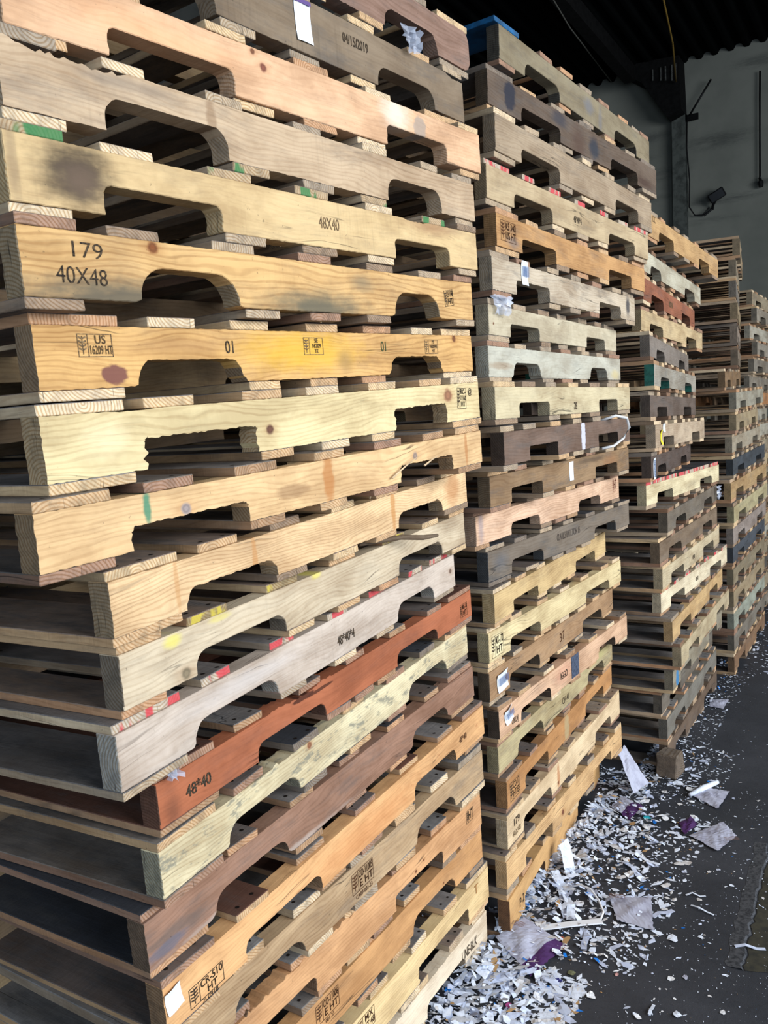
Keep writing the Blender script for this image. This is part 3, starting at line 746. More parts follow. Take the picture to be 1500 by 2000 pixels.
p = s1(7, 'pale yellow pallet with splintered notches and a boxed stamp, eighth from top of nearest stack', (220, 200, 150), dict(grain=0.3, ring=0.5, grey=0.04, dist=5,
       knots=((1.063, 0.061, 0.019, (150, 98, 72)), (0.435, 0.034, 0.010, (92, 50, 44))), stains=((0.10, 0.05, 0.05, 0.03, (236, 218, 176), 0.5, 0.9),)), nr=0.006, nd=0.044, rag=0.002, rnotch=0.006, tone=[7, 2, 0], ecol=(176, 150, 112), chips=((0.1, 0.2, 0.002),))
stamp(p, 1.128, 0.066, 0.044, 0.048, ['RC-', '11160', 'HT'], rot=-0.08)
letters(p, '@', 1.170, 0.080, 0.020, INK, 1.0)
p = s1(8, 'peach pallet jutting out, with a green brush mark, ninth from top of nearest stack', (226, 188, 136), dict(grain=0.35, ring=0.5, grey=0.06, dist=5,
       knots=((0.25, 0.043, 0.010, (150, 140, 140)), (0.908, 0.048, 0.010, (150, 132, 122))), stains=((0.178, 0.055, 0.008, 0.030, (38, 128, 100), 0.85, 0.5), (0.60, 0.04, 0.018, 0.05, (176, 112, 56), 0.7, 0.4), (0.497, 0.033, 0.05, 0.014, (120, 84, 56), 0.5, 0.5), (1.14, 0.04, 0.008, 0.05, (170, 110, 60), 0.6, 0.5))),
       nr=0.010, nd=0.034, rag=0.002, rnotch=0.005, tone=[0, 8, 3], ecol=(140, 116, 86))
p = s1(9, 'straight-grained peach pallet with rust streaks, tenth from top of nearest stack', (230, 194, 146), dict(grain=0.3, ring=0.75, grey=0.05, dist=2.5, ringscale=52,
       stains=((0.815, 0.05, 0.012, 0.06, (186, 128, 66), 0.7, 0.5), (0.32, 0.04, 0.008, 0.05, (186, 130, 74), 0.6, 0.5), (0.13, 0.04, 0.006, 0.05, (190, 138, 84), 0.5, 0.5), (1.13, 0.05, 0.05, 0.05, (176, 118, 70), 0.6, 0.6))),
       nr=0.030, nd=0.032, rag=0.002, rnotch=0.005, tone=[2, 0, 6], ecol=(150, 128, 98))
p = s1(10, 'pale wavy-grained pallet with yellow chalk dabs, eleventh from top of nearest stack', (206, 188, 158), dict(grain=0.4, ring=0.5, grey=0.1, dist=14,
       knots=((0.13, 0.012, 0.012, (130, 116, 92)),), stains=((0.108, 0.070, 0.022, 0.012, (220, 208, 96), 0.7, 0.6), (0.506, 0.080, 0.02, 0.008, (226, 214, 90), 0.6, 0.6), (0.22, 0.076, 0.03, 0.007, (216, 202, 100), 0.5, 0.6))),
       nr=0.025, nd=0.036, tone=[0, 5, 2], ends=dict(mat=END_YEL, top=(1, 2, 4)), ecol=(120, 108, 92))
p = s1(11, 'whitish-grey pallet stencilled 48*40*4 with red-dabbed board ends, twelfth from top of nearest stack', (200, 184, 168), dict(grain=0.3, ring=0.3, grey=0.12, knots=((1.19, 0.046, 0.008, (104, 80, 66)),), stains=((0.3, 0.06, 0.2, 0.02, (214, 206, 200), 0.5, 0.9),)),
       nr=0.032, nd=0.038, flare=0.006, tone=[7, 10, 4], ends=dict(mat=END_RED, all=True), ecol=(160, 156, 146))
letters(p, '48*40*4', 0.638, 0.049, 0.028, INK, 0.75, 0.0, 0.0003)
p = s1(12, 'red-brown pallet stencilled 48*40 with a jagged crack, thirteenth from top of nearest stack', (172, 100, 66), dict(grain=0.35, ring=0.25, grey=0.08, stains=((0.03, 0.02, 0.02, 0.04, (70, 48, 40), 0.4, 0.9), (0.40, 0.066, 0.04, 0.005, (70, 36, 24), 0.9, 0.2), (0.46, 0.062, 0.05, 0.004, (76, 40, 26), 0.9, 0.2))),
       nr=0.022, nd=0.032, tone=[8, 3, 8], ecol=(104, 70, 54), inner=wood('inner_red', (120, 76, 56)), ragtop=(0.28, 0.5, 0.005), chips=((0.34, 0.46, 0.004),), faces=[FACE_RED, 1, 3])
letters(p, '48*40', 0.092, 0.046, 0.028, INK, 0.9, 0.0, 0.0004)
stamp(p, 1.165, 0.046, 0.045, 0.036, ['MX-18', 'HT'], INK_BROWN)
p = s1(13, 'cream pallet speckled with grey-green mould, fourteenth from top of nearest stack', (220, 206, 166), dict(grain=0.35, ring=0.6, grey=0.1, dist=4, ringscale=46, spots=((118, 118, 106), 0.52, 0.66, 0.75), knots=((0.423, 0.072, 0.008, (140, 84, 56)),)),
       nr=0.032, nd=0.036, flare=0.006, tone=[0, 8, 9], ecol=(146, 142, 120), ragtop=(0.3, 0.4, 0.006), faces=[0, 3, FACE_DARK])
p = s1(14, 'brown weathered pallet with a bare grey lower edge, fifteenth from top of nearest stack', (156, 118, 96), dict(grain=0.6, ring=0.4, grey=0.4, stains=((0.04, 0.02, 0.05, 0.012, (92, 96, 110), 0.7, 0.5), (0.3, 0.004, 0.3, 0.008, (186, 172, 160), 0.6, 0.7))),
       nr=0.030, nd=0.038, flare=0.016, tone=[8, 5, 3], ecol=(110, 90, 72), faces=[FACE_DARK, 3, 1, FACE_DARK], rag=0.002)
p = s1(15, 'orange-tan pallet with a wide heat-treatment stamp, sixteenth from top of nearest stack', (226, 174, 118), dict(grain=0.6, ring=0.4, grey=0.03, spots=((150, 84, 48), 0.60, 0.74, 0.6), stains=((0.6, 0.03, 0.3, 0.05, (196, 120, 66), 0.4, 0.9),)),
       nr=0.020, nd=0.036, tone=[8, 0, 3], ecol=(140, 110, 80), rnotch=0.003, faces=[3, FACE_RED, 1])
stamp(p, 0.093, 0.040, 0.082, 0.036, ['CR-510', 'HT'], INK, 0.0)
letters(p, '2L0918', 0.098, 0.018, 0.013, INK, 1.0)
sticker(p, 0.020, 0.068, 0.036, 0.040, 0.1, 'plain', 0.003, label='torn white label')
letters(p, '48*40', 1.085, 0.058, 0.024, INK_BROWN, 0.75)
p = s1(16, 'long greyed tan pallet stamped HT CA07-001-23, seventeenth from top of nearest stack', (188, 158, 120), dict(grain=0.6, ring=0.5, grey=0.35, dist=4), nr=0.034, nd=0.040, flare=0.006, tone=[4, 0, 7], ecol=(120, 104, 84))
stamp(p, 0.610, 0.062, 0.084, 0.048, ['CO-11005', 'E HT'], INK_BROWN)
letters(p, 'CA07-001-23', 0.612, 0.028, 0.014, INK_BROWN, 0.85)
p = s1(17, 'orange pallet with a ragged splintered top edge, eighteenth from top of nearest stack', (214, 162, 112), dict(grain=0.45, ring=0.4, grey=0.06, dist=5, knots=((0.86, 0.05, 0.005), (0.9, 0.06, 0.004))), nr=0.012, nd=0.038, ragtop=(0.25, 0.68, 0.010), tone=[0, 8, 5], ecol=(130, 100, 74), rag=0.002)
stamp(p, 1.150, 0.075, 0.040, 0.036, ['HT'], INK)
p = s1(18, 'honey-brown pallet stamped CO-11006 HT, nineteenth from top of nearest stack', (204, 152, 98), dict(grain=0.3, ring=0.25, grey=0.08, knots=((0.98, 0.05, 0.004),)), nr=0.034, nd=0.040, flare=0.006, tone=[5, 0, 6], ecol=(130, 98, 70))
stamp(p, 0.447, 0.074, 0.084, 0.046, ['CO-11006', 'E HT'], INK_BROWN); letters(p, '001 23', 0.452, 0.044, 0.013, INK_BROWN, 0.9)
p = s1(19, 'pale pine pallet with rough notches and a boxed stamp, second from bottom of nearest stack', (226, 196, 142), dict(grain=0.4, ring=0.5, grey=0.05), nr=0.012, nd=0.044, rnotch=0.006, ragtop=(0.95, 1.02, 0.004), tone=[2, 7, 0], ecol=(150, 126, 92))
letters(p, 'T', 1.134, 0.084, 0.040, flat('scorched_brand', (158, 112, 62)), 1.1); stamp(p, 0.540, 0.080, 0.07, 0.045, ['MX', 'HT 48'], INK_BROWN)
p = s1(20, 'cream pallet with handwritten LINE-BLK at the very bottom of the nearest stack', (224, 206, 178), dict(grain=0.3, ring=0.3, grey=0.08), nr=0.02, nd=0.038, tone=[7, 2, 10], ecol=(170, 150, 124), ragtop=(0.7, 1.0, 0.004))
letters(p, 'LINE-BLK', 1.095, 0.058, 0.040, INK, 0.62, -0.03, 0.0002, name='handwriting')

# ---- second stack ------------------------------------------------------------
def s2(i, label, col, mk=None, ecol=None, **kw):
    m = sm('b%d' % i, col, **(mk or {})); e = eg('b%d' % i, ecol or scl(col, 0.85))
    kw.setdefault('inner', INNER)
    return place(1, i, label, m, e, 2, **kw)
s2(0, 'dusty tan pallet with a blue-painted near board, top of second stack', (138, 126, 100), dict(grain=0.25, ring=0.15, grey=0.3, saw=0.5, stains=((0.62, 0.05, 0.05, 0.03, (110, 112, 118), 0.6, 0.8), (0.72, 0.03, 0.02, 0.06, (110, 110, 114), 0.5, 0.8))),
   nr=0.030, tone=[4, 8, 5], lead_mat=BLUE_FACE, top=[(0.05, 0.14), (0.30, 0.09), (0.44, 0.09), (0.60, 0.09), (0.76, 0.09), (0.95, 0.09), (1.09, 0.09), (1.17, 0.09)], ecol=(70, 66, 58))
s2(1, 'dark stained brown pallet with blue-black blotches, second from top of second stack', (104, 88, 74), dict(grain=0.5, grey=0.4, stains=((0.118, 0.050, 0.035, 0.045, (30, 36, 50), 0.85, 0.3), (0.666, 0.040, 0.04, 0.04, (38, 46, 58), 0.8, 0.5), (0.42, 0.07, 0.06, 0.03, (48, 50, 60), 0.7, 0.7), (0.55, 0.03, 0.06, 0.06, (74, 52, 42), 0.6, 0.8), (1.1, 0.02, 0.1, 0.02, (60, 40, 32), 0.7, 0.8))),
   nr=0.018, tone=[9, 0, 4], rag=0.003, ragtop=(0.35, 0.9, 0.005), ecol=(90, 76, 60))
s2(2, 'grey-tan pallet under the blotched one, third from top of second stack', (164, 144, 118), dict(grain=0.3, grey=0.25), nr=0.018, tone=[7, 10, 4])
p = s2(3, 'tan pallet marked 48*40*4 with red-dabbed board ends, fourth from top of second stack', (186, 164, 128), dict(grain=0.25, ring=0.2, grey=0.2), nr=0.018, tone=[7, 10], ends=dict(mat=END_RED, all=True))
letters(p, '48*40*4', 0.577, 0.052, 0.030, INK, 0.6)
p = s2(4, 'orange-brown pallet with a boxed stamp on its end, fifth from top of second stack', (192, 146, 94), dict(grain=0.4, grey=0.25, stains=((0.10, 0.02, 0.05, 0.02, (100, 100, 104), 0.6, 0.8),)), nr=0.012, tone=[5, 0, 6], rnotch=0.003)
stamp(p, 0.07, 0.060, 0.09, 0.055, ['KS 340', 'US HT'], INK_BROWN)
p = s2(5, 'whitish-grey pallet with blue barcode label and dark burn, sixth from top of second stack', (192, 176, 152), dict(grain=0.4, grey=0.35, stains=((1.135, 0.05, 0.028, 0.045, (44, 48, 58), 0.85, 0.7),)), nr=0.014, tone=[4, 8, 10], rag=0.003)
sticker(p, 0.205, 0.080, 0.046, 0.066, 0, 'bar', 0.003)
s2(6, 'clean cream pallet, seventh from top of second stack', (194, 182, 154), dict(grain=0.2, ring=0.15, grey=0.12, knots=((0.03, 0.03, 0.004),)), nr=0.014, nd=0.036, tone=[4, 10, 6])
s2(7, 'white-grey pallet with broad rounded notches, eighth from top of second stack', (188, 185, 168), dict(grain=0.25, ring=0.15, grey=0.15, stains=((0.08, 0.03, 0.10, 0.012, (146, 120, 92), 0.6, 0.6), (1.15, 0.02, 0.06, 0.02, (196, 176, 120), 0.6, 0.7))), nr=0.032, nd=0.040, flare=0.012, tone=[8, 10, 4])
p = s2(8, 'cream pallet stencilled 28, ninth from top of second stack', (200, 185, 148), dict(grain=0.25, ring=0.3, grey=0.12), nr=0.012, tone=[2, 6, 4])
letters(p, '28', 0.604, 0.038, 0.034, INK, 0.8)
p = s2(9, 'dark brown pallet with a loose looped white strap, tenth from top of second stack', (122, 100, 86), dict(grain=0.6, grey=0.35, stains=((0.657, 0.05, 0.022, 0.07, (206, 206, 220), 0.85, 0.2),)), nr=0.006, nd=0.040, rnotch=0.003, tone=[10, 4, 0], ecol=(66, 54, 46))
m = MB(); m.tube([(0.90, 0.02, 0.10), (0.93, -0.03, 0.115), (0.975, -0.055, 0.105), (1.01, -0.055, 0.07), (0.985, -0.04, 0.035), (0.93, -0.02, 0.01), (0.89, 0.01, 0.004)], 0.005, 8)
m.build('loose_strap', [flat('white_plastic_strap', (206, 206, 206), 0.4, 0.5)], p, smooth=True)['label'] = 'looped white plastic strap'
p = s2(10, 'brown pallet with an upright white label, eleventh from top of second stack', (148, 120, 88), dict(grain=0.4, grey=0.4, stains=((0.8, 0.07, 0.2, 0.012, (60, 50, 44), 0.6, 0.8), (1.0, 0.04, 0.1, 0.04, (150, 104, 66), 0.5, 0.8))), nr=0.010, tone=[0, 8, 10], ecol=(110, 92, 70))
sticker(p, 0.603, 0.062, 0.038, 0.062, 0, 'plain', 0.001)
p = s2(11, 'pinkish new-wood pallet with a red-brown end stamp, twelfth from top of second stack', (222, 184, 152), dict(grain=0.3, ring=0.6, grey=0.1, dist=14, stains=((0.03, 0.05, 0.02, 0.06, (120, 120, 136), 0.5, 0.8),)), nr=0.02, nd=0.036, tone=[8, 3, 6])
stamp(p, 1.165, 0.070, 0.04, 0.05, ['HT'], flat('red_brown_ink', (120, 66, 50)))
p = s2(12, 'dark grey pallet with faint stencilled letters, thirteenth from top of second stack', (120, 108, 94), dict(grain=0.4, grey=0.6, stains=((0.08, 0.05, 0.06, 0.03, (90, 96, 104), 0.5, 0.9),)), nr=0.02, tone=[4, 9, 10], ecol=(70, 72, 74), faces=[FACE_DARK, 3], bottom=[(0.07, 0.14), (0.3, 0.09), (0.5, 0.09), (0.62, 0.09), (0.76, 0.09), (1.15, 0.13)])
letters(p, 'CLARKS BATLTON 15', 0.595, 0.070, 0.034, flat('worn_grey_ink', (84, 74, 66)), 0.62)
s2(13, 'light tan pallet set back at its far end, fourteenth from top of second stack', (206, 176, 124), dict(grain=0.35, ring=0.5, grey=0.12), nr=0.008, nd=0.036, rnotch=0.003, tone=[7, 0, 2])
p = s2(14, 'cream pallet stamped MX-170 HT on its near end, fifteenth from top of second stack', (216, 196, 148), dict(grain=0.3, ring=0.5, grey=0.08, stains=((0.055, 0.04, 0.05, 0.04, (228, 214, 170), 0.8, 0.5),)), nr=0.02, nd=0.038, tone=[7, 2, 0])
stamp(p, 0.057, 0.056, 0.078, 0.064, ['MX-170', 'HT'], INK)
p = s2(15, 'brown pallet with a barcode label and handwritten 37, sixteenth from top of second stack', (168, 134, 98), dict(grain=0.35, grey=0.25), nr=0.02, tone=[2, 10, 0], ecol=(92, 78, 62))
sticker(p, 0.090, 0.055, 0.078, 0.055, 0.05, 'bar', 0.004)
letters(p, '37', 0.612, 0.055, 0.045, INK_BROWN, 1.2, 0.1)
p = s2(16, 'pinkish pallet lettered IGGO beside a blue-grey plate, seventeenth from top of second stack', (212, 172, 138), dict(grain=0.3, grey=0.15, stains=((0.52, 0.05, 0.1, 0.04, (206, 150, 124), 0.5, 0.8),)), nr=0.02, tone=[3, 0, 7], ecol=(84, 70, 58), rnotch=0.002)
letters(p, 'IGGO', 0.515, 0.058, 0.034, INK, 0.75, 0, 0.0004); letters(p, 'URDJ', 0.108, 0.038, 0.026, INK, 0.8)
sticker(p, 0.062, 0.072, 0.055, 0.045, 0.2, 'bar', 0.006, label='torn white barcode label')
m = MB(); m.box((0.585, -0.0018, 0.022), (0.655, -0.0004, 0.10)); m.build('mending_plate', [flat('blue_grey_plate', (92, 104, 126), 0.5, 0.5, metal=0.3, c2=(60, 66, 80), scale=120)], p)
p = s2(17, 'olive-tan pallet stencilled CH-41, eighteenth from top of second stack', (182, 166, 124), dict(grain=0.35, grey=0.3, stains=((1.0, 0.07, 0.2, 0.02, (176, 170, 110), 0.5, 0.8),)), nr=0.028, flare=0.006, tone=[8, 3, 0])
letters(p, 'CH-41', 0.614, 0.045, 0.034, INK, 0.8)
p = s2(18, 'orange-brown pallet with a pale patch and end stamp, nineteenth from top of second stack', (188, 136, 84), dict(grain=0.3, ring=0.25, grey=0.12, stains=((0.59, 0.04, 0.03, 0.06, (170, 154, 116), 0.7, 0.4),)), nr=0.018, tone=[3, 8, 0])
stamp(p, 0.063, 0.056, 0.08, 0.058, ['CO-17', 'HT EE'], INK)
p = s2(19, 'clean pale pallet stencilled 179 at its near end, twentieth from top of second stack', (222, 196, 156), dict(grain=0.25, ring=0.4, grey=0.04, stains=((0.455, 0.04, 0.016, 0.06, (176, 112, 66), 0.7, 0.6),), knots=((0.45, 0.02, 0.008),)), nr=0.022, flare=0.004, tone=[2, 0, 8])
letters(p, '179', 0.072, 0.076, 0.032, INK, 1.1, 0.0, 0.0004); letters(p, '40X48', 0.070, 0.042, 0.026, INK_FADED, 0.95)
s2(20, 'striped pine pallet with two dark knots, second from bottom of second stack', (216, 176, 124), dict(grain=0.4, ring=0.9, grey=0.05, dist=5, ringscale=42, knots=((0.492, 0.030, 0.012, (110, 60, 44)), (1.02, 0.03, 0.010, (110, 60, 44)))), nr=0.012, tone=[2, 4, 0])
p = s2(21, 'honey-coloured pallet marked P-2 at the bottom of second stack', (204, 160, 104), dict(grain=0.35, ring=0.3, grey=0.08), nr=0.014, nd=0.048, tone=[0, 5], ecol=(110, 76, 50))
letters(p, 'P-2', 0.118, 0.062, 0.040, INK, 0.9)

# ---- third stack ----------------------------------------------------------------
T3 = [('orange-tan', (192, 154, 104)), ('pale grey', (186, 180, 158)), ('red-brown', (154, 96, 70)), ('light tan', (196, 172, 130)), ('grey', (130, 120, 110)), ('grey with a green near end', (154, 148, 134)),
      ('dark brown', (104, 90, 80)), ('tan with yellow and white tags', (184, 164, 138)), ('dark brown with a white barcode label', (90, 76, 68)), ('cream with a solid close-boarded top', (218, 204, 164)), ('dark grey-brown, set back', (116, 106, 92)),
      ('brown', (126, 108, 88)), ('pale tan with a small stencil', (196, 180, 146)), ('cream with red-dabbed board ends', (220, 206, 174)), ('yellow-brown', (198, 164, 114)), ('tan', (184, 168, 134)), ('grey-tan with a blue-daubed near end', (146, 138, 118)),
      ('dark weathered', (112, 104, 92)), ('grey splintered', (122, 118, 108)), ('dark brown floor-level', (110, 92, 76))]
nT = len(T3)
for i, (d, c) in enumerate(T3):
    pos = 'top' if i == 0 else ('bottom' if i == nT - 1 else ORD[i] + ' from top')
    st_ = []; kw = {}
    if i == 16: st_ = [(0.085, 0.03, 0.03, 0.05, (40, 118, 168), 0.85, 0.3)]
    if i == 7: kw['ends'] = dict(mat=ENDS[7], all=True)
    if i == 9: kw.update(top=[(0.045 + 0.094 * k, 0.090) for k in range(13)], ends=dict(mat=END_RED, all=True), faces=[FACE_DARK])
    if i == 13: kw['ends'] = dict(mat=END_RED, all=True)
    if i == 5: ee = flat('green_end_paint', (34, 92, 80), 0.7, var=0.3)
    else: ee = eg('c%d' % i, scl(c, 0.8))
    rough_ = 0.003 if i in (0, 10, 11, 16, 17, 18, 19) else 0.0015
    m = sm('c%d' % i, c, grain=0.45, grey=0.3 if c[0] < 160 else 0.15, stains=st_)
    dd = d.split(' with ', 1) if ' with ' in d else (d.split(', ', 1) if ', ' in d else [d])
    lab = dd[0] + ' pallet' + ((' with ' if ' with ' in d else ' ') + dd[1] if len(dd) > 1 else '') + ', %s of third stack' % pos
    p = place(2, i, lab, m, ee, 1, nr=rnd.choice((0.012, 0.02, 0.03)), rag=rough_, inner=INNER, **kw)
    if i == 7:
        sticker(p, 0.17, 0.090, 0.05, 0.035, 0, 'plain'); sticker(p, 0.11, 0.055, 0.04, 0.06, 0.1, 'plain', 0.006, flat('yellow_tag', (222, 206, 52)), name='yellow_tag')
    if i == 8: sticker(p, 0.073, 0.050, 0.055, 0.085, 0.05, 'bar', vertical=True)
    if i in (12, 13): letters(p, '48*40', 0.59, 0.048, 0.030, INK, 0.7)
    if i == 2: letters(p, '48X40', 0.572, 0.058, 0.040, INK_FADED, 0.8)
    if i == 0: letters(p, 'OC', 0.083, 0.09, 0.040, INK_FADED, 0.8)

# ---- fourth stack -------------------------------------------------------------
C4 = [('dull tan', (170, 150, 118)), ('grey-tan', (158, 144, 120)), ('grey', (140, 132, 120)), ('dull tan', (166, 146, 112)), ('pinkish-grey', (158, 142, 126)), ('grey-brown', (140, 124, 104)), ('brown block-like', (150, 120, 86)), ('pale grey', (176, 170, 150)),
      ('tan', (180, 160, 124)), ('light grey-tan', (184, 172, 148)), ('blue-black', (74, 80, 86)), ('bold-grained yellow pine', (202, 168, 118)), ('cream', (196, 184, 140)), ('pinkish-grey', (168, 154, 144)), ('dark blue-grey', (84, 90, 98)), ('grey-tan', (156, 142, 114)),
      ('tan', (176, 156, 122)), ('pale grey-green', (172, 178, 160)), ('grey', (140, 132, 118)), ('brown', (152, 118, 88))]
for i, (d, c) in enumerate(C4):
    pos = 'top' if i == 0 else ('bottom' if i == 19 else ORD[i] + ' from top')
    c = scl(c, 0.88)
    m = sm('d%d' % i, c, grain=0.45, ring=0.95 if i == 11 else 0.4, grey=0.25, dist=4 if i == 11 else 9)
    place(3, i, '%s pallet, %s of the fourth stack along' % (d, pos), m, eg('d%d' % i, scl(c, 0.85)), 1, nr=rnd.choice((0.012, 0.02)), inner=INNER, rag=0.002, nmid=rnd.choice((4, 5, 6)))

# ---- fifth and sixth stacks -------------------------------------------------
POOL = [(wood('far_%d' % i, c, 0.4, 0.3, 0.3), endgrain('far_end_%d' % i, scl(c, 0.85)), d) for i, (d, c) in enumerate([('grey', (142, 134, 120)), ('orange-brown', (176, 124, 80)), ('whitish-grey', (180, 174, 156)), ('grey-tan', (160, 146, 120)), ('brown', (130, 106, 82)), ('light tan', (190, 168, 128)), ('dark', (92, 88, 82))])]
seq5 = [3, 0, 2, 0, 0, 0, 1, 2, 2, 3, 5, 3, 0, 4, 5, 2, 3, 6, 3, 0]
seq6 = [3, 6, 0, 4, 6, 6, 4, 0, 3, 6, 4, 0, 3, 2, 4, 3, 5, 0, 3, 4]
for (nm, seq, a0, s0, zt) in (('fifth', seq5, 6.72, -0.96, 0.121), ('sixth', seq6, 8.2, -1.02, 0.121)):
    n = len(seq)
    for k in range(n):
        i = n - 1 - k; sm_, em_, d = POOL[seq[k]]
        base = W(a0 + rnd.uniform(-0.03, 0.03), s0 + rnd.uniform(-0.03, 0.03))
        pos = 'top' if k == 0 else ('bottom' if k == n - 1 else ORD[k] + ' from top')
        pallet('%s pallet, %s of the %s stack, far down the aisle' % (d, pos, nm), 'pallets in the %s stack' % nm, base.x, base.y, 0.002 + i * 0.1215, AISLE + rnd.uniform(-0.04, 0.04), 0.0,
               (0.152, 0.381, 0.838, 1.067), 0.089, 0.121, sm_, em_, 0, seed=600 + (0 if nm == 'fifth' else 40) + k, nr=0.015, inner=INNER, rag=0.001)
for o in COL.objects: done(o)

# ------------------------------------------------------------------ paper litter on the floor
M_paper = [flat('torn_paper_%d' % i, c, 0.85, 0.2, var=0.12, scale=60) for i, c in enumerate([(226, 234, 248), (208, 218, 240), (240, 242, 246), (190, 198, 220), (216, 214, 214)])]
M_tan = flat('brown_paper_scrap', (160, 120, 92), 0.9); M_bluep = flat('bright_blue_plastic', (30, 120, 210), 0.45, 0.4)
M_pink = flat('pink_plastic', (200, 90, 150), 0.5); M_teal = flat('teal_plastic', (60, 190, 200), 0.5); M_navy = flat('navy_scrap', (48, 52, 120), 0.6); M_chip = flat('wood_chip', (176, 140, 96), 0.9)
M_bag = flat('crumpled_grey_paper', (178, 180, 196), 0.6, 0.35, c2=(150, 150, 168), scale=14); M_violet = flat('violet_paper', (74, 42, 92), 0.6, 0.3, var=0.2, scale=20)
def scrap_mesh(seed, kind):
    r = random.Random(seed); m = MB()
    if kind == 'flake':
        n = r.randint(5, 8); q = [(cos(2 * pi * i / n) * r.uniform(0.55, 1.1), sin(2 * pi * i / n) * r.uniform(0.4, 1.0)) for i in range(n)]
        c = (0, 0, r.uniform(0.1, 0.35)); zs = [r.uniform(0, 0.45) for _ in q]
        for i in range(n):
            j = (i + 1) % n; m.quad(((q[i][0], q[i][1], zs[i]), (q[j][0], q[j][1], zs[j]), c))
    else:
        k = 7; w = r.uniform(0.14, 0.26); x = -1.3; y = 0; a = r.uniform(-0.3, 0.3); L = []
        for i in range(k + 1):
            z = 0.05 + 0.35 * abs(sin(i * r.uniform(0.5, 1.2))); L.append(((x, y - w, z), (x, y + w, z + r.uniform(-0.05, 0.2))))
            a += r.uniform(-0.4, 0.4); x += 0.36 * cos(a); y += 0.36 * sin(a)
        for i in range(k): m.quad((L[i][0], L[i + 1][0], L[i + 1][1], L[i][1]))
    return m
FL = []
for i in range(18):
    mm = scrap_mesh(100 + i, 'flake' if i < 15 else 'strip')
    zmin = min(v[2] for v in mm.v); FL.append(([(v[0], v[1], v[2] - zmin) for v in mm.v], mm.f))
_fm = {}
def scrap(x, y, size, label, group, name='paper_scrap', mat=None, z=0.0, cat='scrap', idx=None):
    i = rnd.randrange(len(FL)) if idx is None else idx
    mt = mat or rnd.choice(M_paper)
    if (i, mt.name) not in _fm: _fm[(i, mt.name)] = mesh(name, FL[i][0], FL[i][1], None, [mt])
    o = link(name, _fm[(i, mt.name)], (), None, (x, y, z + 0.0008), (0, 0, rnd.uniform(0, 6.28)))
    o.scale = (size, size * rnd.uniform(0.7, 1.1), size * rnd.uniform(0.5, 1.0)); tag(o, label, cat, group); return o
# zones along the foot of the stacks: (along from, to, across from, to, count, size range, label)
ZONES = [
 (1.55, 2.15, -1.00, -0.72, 60, (0.012, 0.030), 'torn white paper scrap in the drift at the foot of the nearest stack', 'paper scraps beside the nearest stack'),
 (2.20, 3.25, -0.98, -0.62, 95, (0.010, 0.030), 'torn white paper scrap in the drift at the foot of the second stack', 'paper scraps beside the second stack'),
 (3.25, 3.95, -1.00, -0.62, 60, (0.010, 0.028), 'torn white paper scrap around the corner of the third stack', 'paper scraps by the third stack'),
 (1.75, 3.60, -0.66, -0.34, 80, (0.003, 0.012), 'small pale paper scrap lying alone on the open dark floor', 'scattered scraps on the open floor')]
for (a0, a1, s0, s1_, n, (lo, hi), lab, grp) in ZONES:
    for k in range(n):
        t = rnd.random() ** (2.2 if 'drift' in lab or 'corner' in lab else 0.9)
        a = rnd.uniform(a0, a1); s_ = s0 + (s1_ - s0) * t
        P_ = W(a, s_); lift = max(0, 0.022 * (1 - t) - 0.008) * rnd.random() if ('drift' in lab) else 0
        scrap(P_.x, P_.y, rnd.uniform(lo, hi), lab, grp, z=lift)
# the uncountable rest: shreds, crumbs and chips, one mass
def litter(name, regions, label, seed, mats):
    r = random.Random(seed); m = MB()
    for (a0, a1, s0, s1_, n, lo, hi, pile, pw) in regions:
        for k in range(n):
            t = r.random() ** pw
            c = W(r.uniform(a0, a1), s0 + (s1_ - s0) * t, 0.0012 + pile * max(0, 1 - t * 1.3) * r.random() ** 1.2)
            sz = lo + (hi - lo) * r.random() ** 2.2
            el = r.choice((1, 1, 1.2, 1.5, 2.4)); an = r.uniform(0, 6.28); ti = r.uniform(-0.5, 0.5) if c.z > 0.004 else r.uniform(-0.12, 0.12)
            u = Vector((cos(an), sin(an), ti)) * sz * el; v = Vector((-sin(an), cos(an), r.uniform(-0.4, 0.4) * (c.z > 0.004))) * sz * 0.75
            n_ = r.choice((4, 4, 5, 5)); pts = []
            for q in range(n_):
                t2 = 2 * pi * q / n_ + r.uniform(-0.3, 0.3); p = c + u * cos(t2) + v * sin(t2); p.z = max(0.0006, p.z); pts.append(p)
            mi = 0 if r.random() < 0.55 else r.randrange(1, len(mats))
            m.quad(pts, mi)
    o = m.build(name, mats); tag(o, label, 'paper litter', kind='stuff'); return o
LM = [M_paper[0], M_paper[1], M_paper[3], M_paper[4], M_paper[1], M_paper[0], M_paper[3], M_paper[1], M_paper[2], M_paper[3], M_paper[4], M_paper[1], M_paper[2], M_paper[0], M_paper[1], M_paper[0], M_chip, M_bluep]
litter('shredded_paper', [(1.45, 2.15, -1.08, -0.74, 2200, 0.003, 0.017, 0.045, 1.0), (2.15, 2.36, -1.35, -0.95, 260, 0.003, 0.016, 0.04, 0.8)], 'dense drift of shredded white paper against the nearest stack', 5, LM)
litter('shredded_paper', [(2.20, 3.25, -1.06, -0.62, 2300, 0.003, 0.014, 0.045, 2.3), (3.3, 3.6, -1.5, -0.9, 500, 0.003, 0.016, 0.05, 0.8)], 'drift of shredded white paper along the second stack', 6, LM)
litter('shredded_paper', [(3.35, 3.98, -1.0, -0.64, 900, 0.002, 0.010, 0.03, 1.9), (3.95, 5.2, -0.92, -0.78, 420, 0.002, 0.009, 0.015, 1.5)], 'spill of shredded white paper along the third stack', 7, LM)
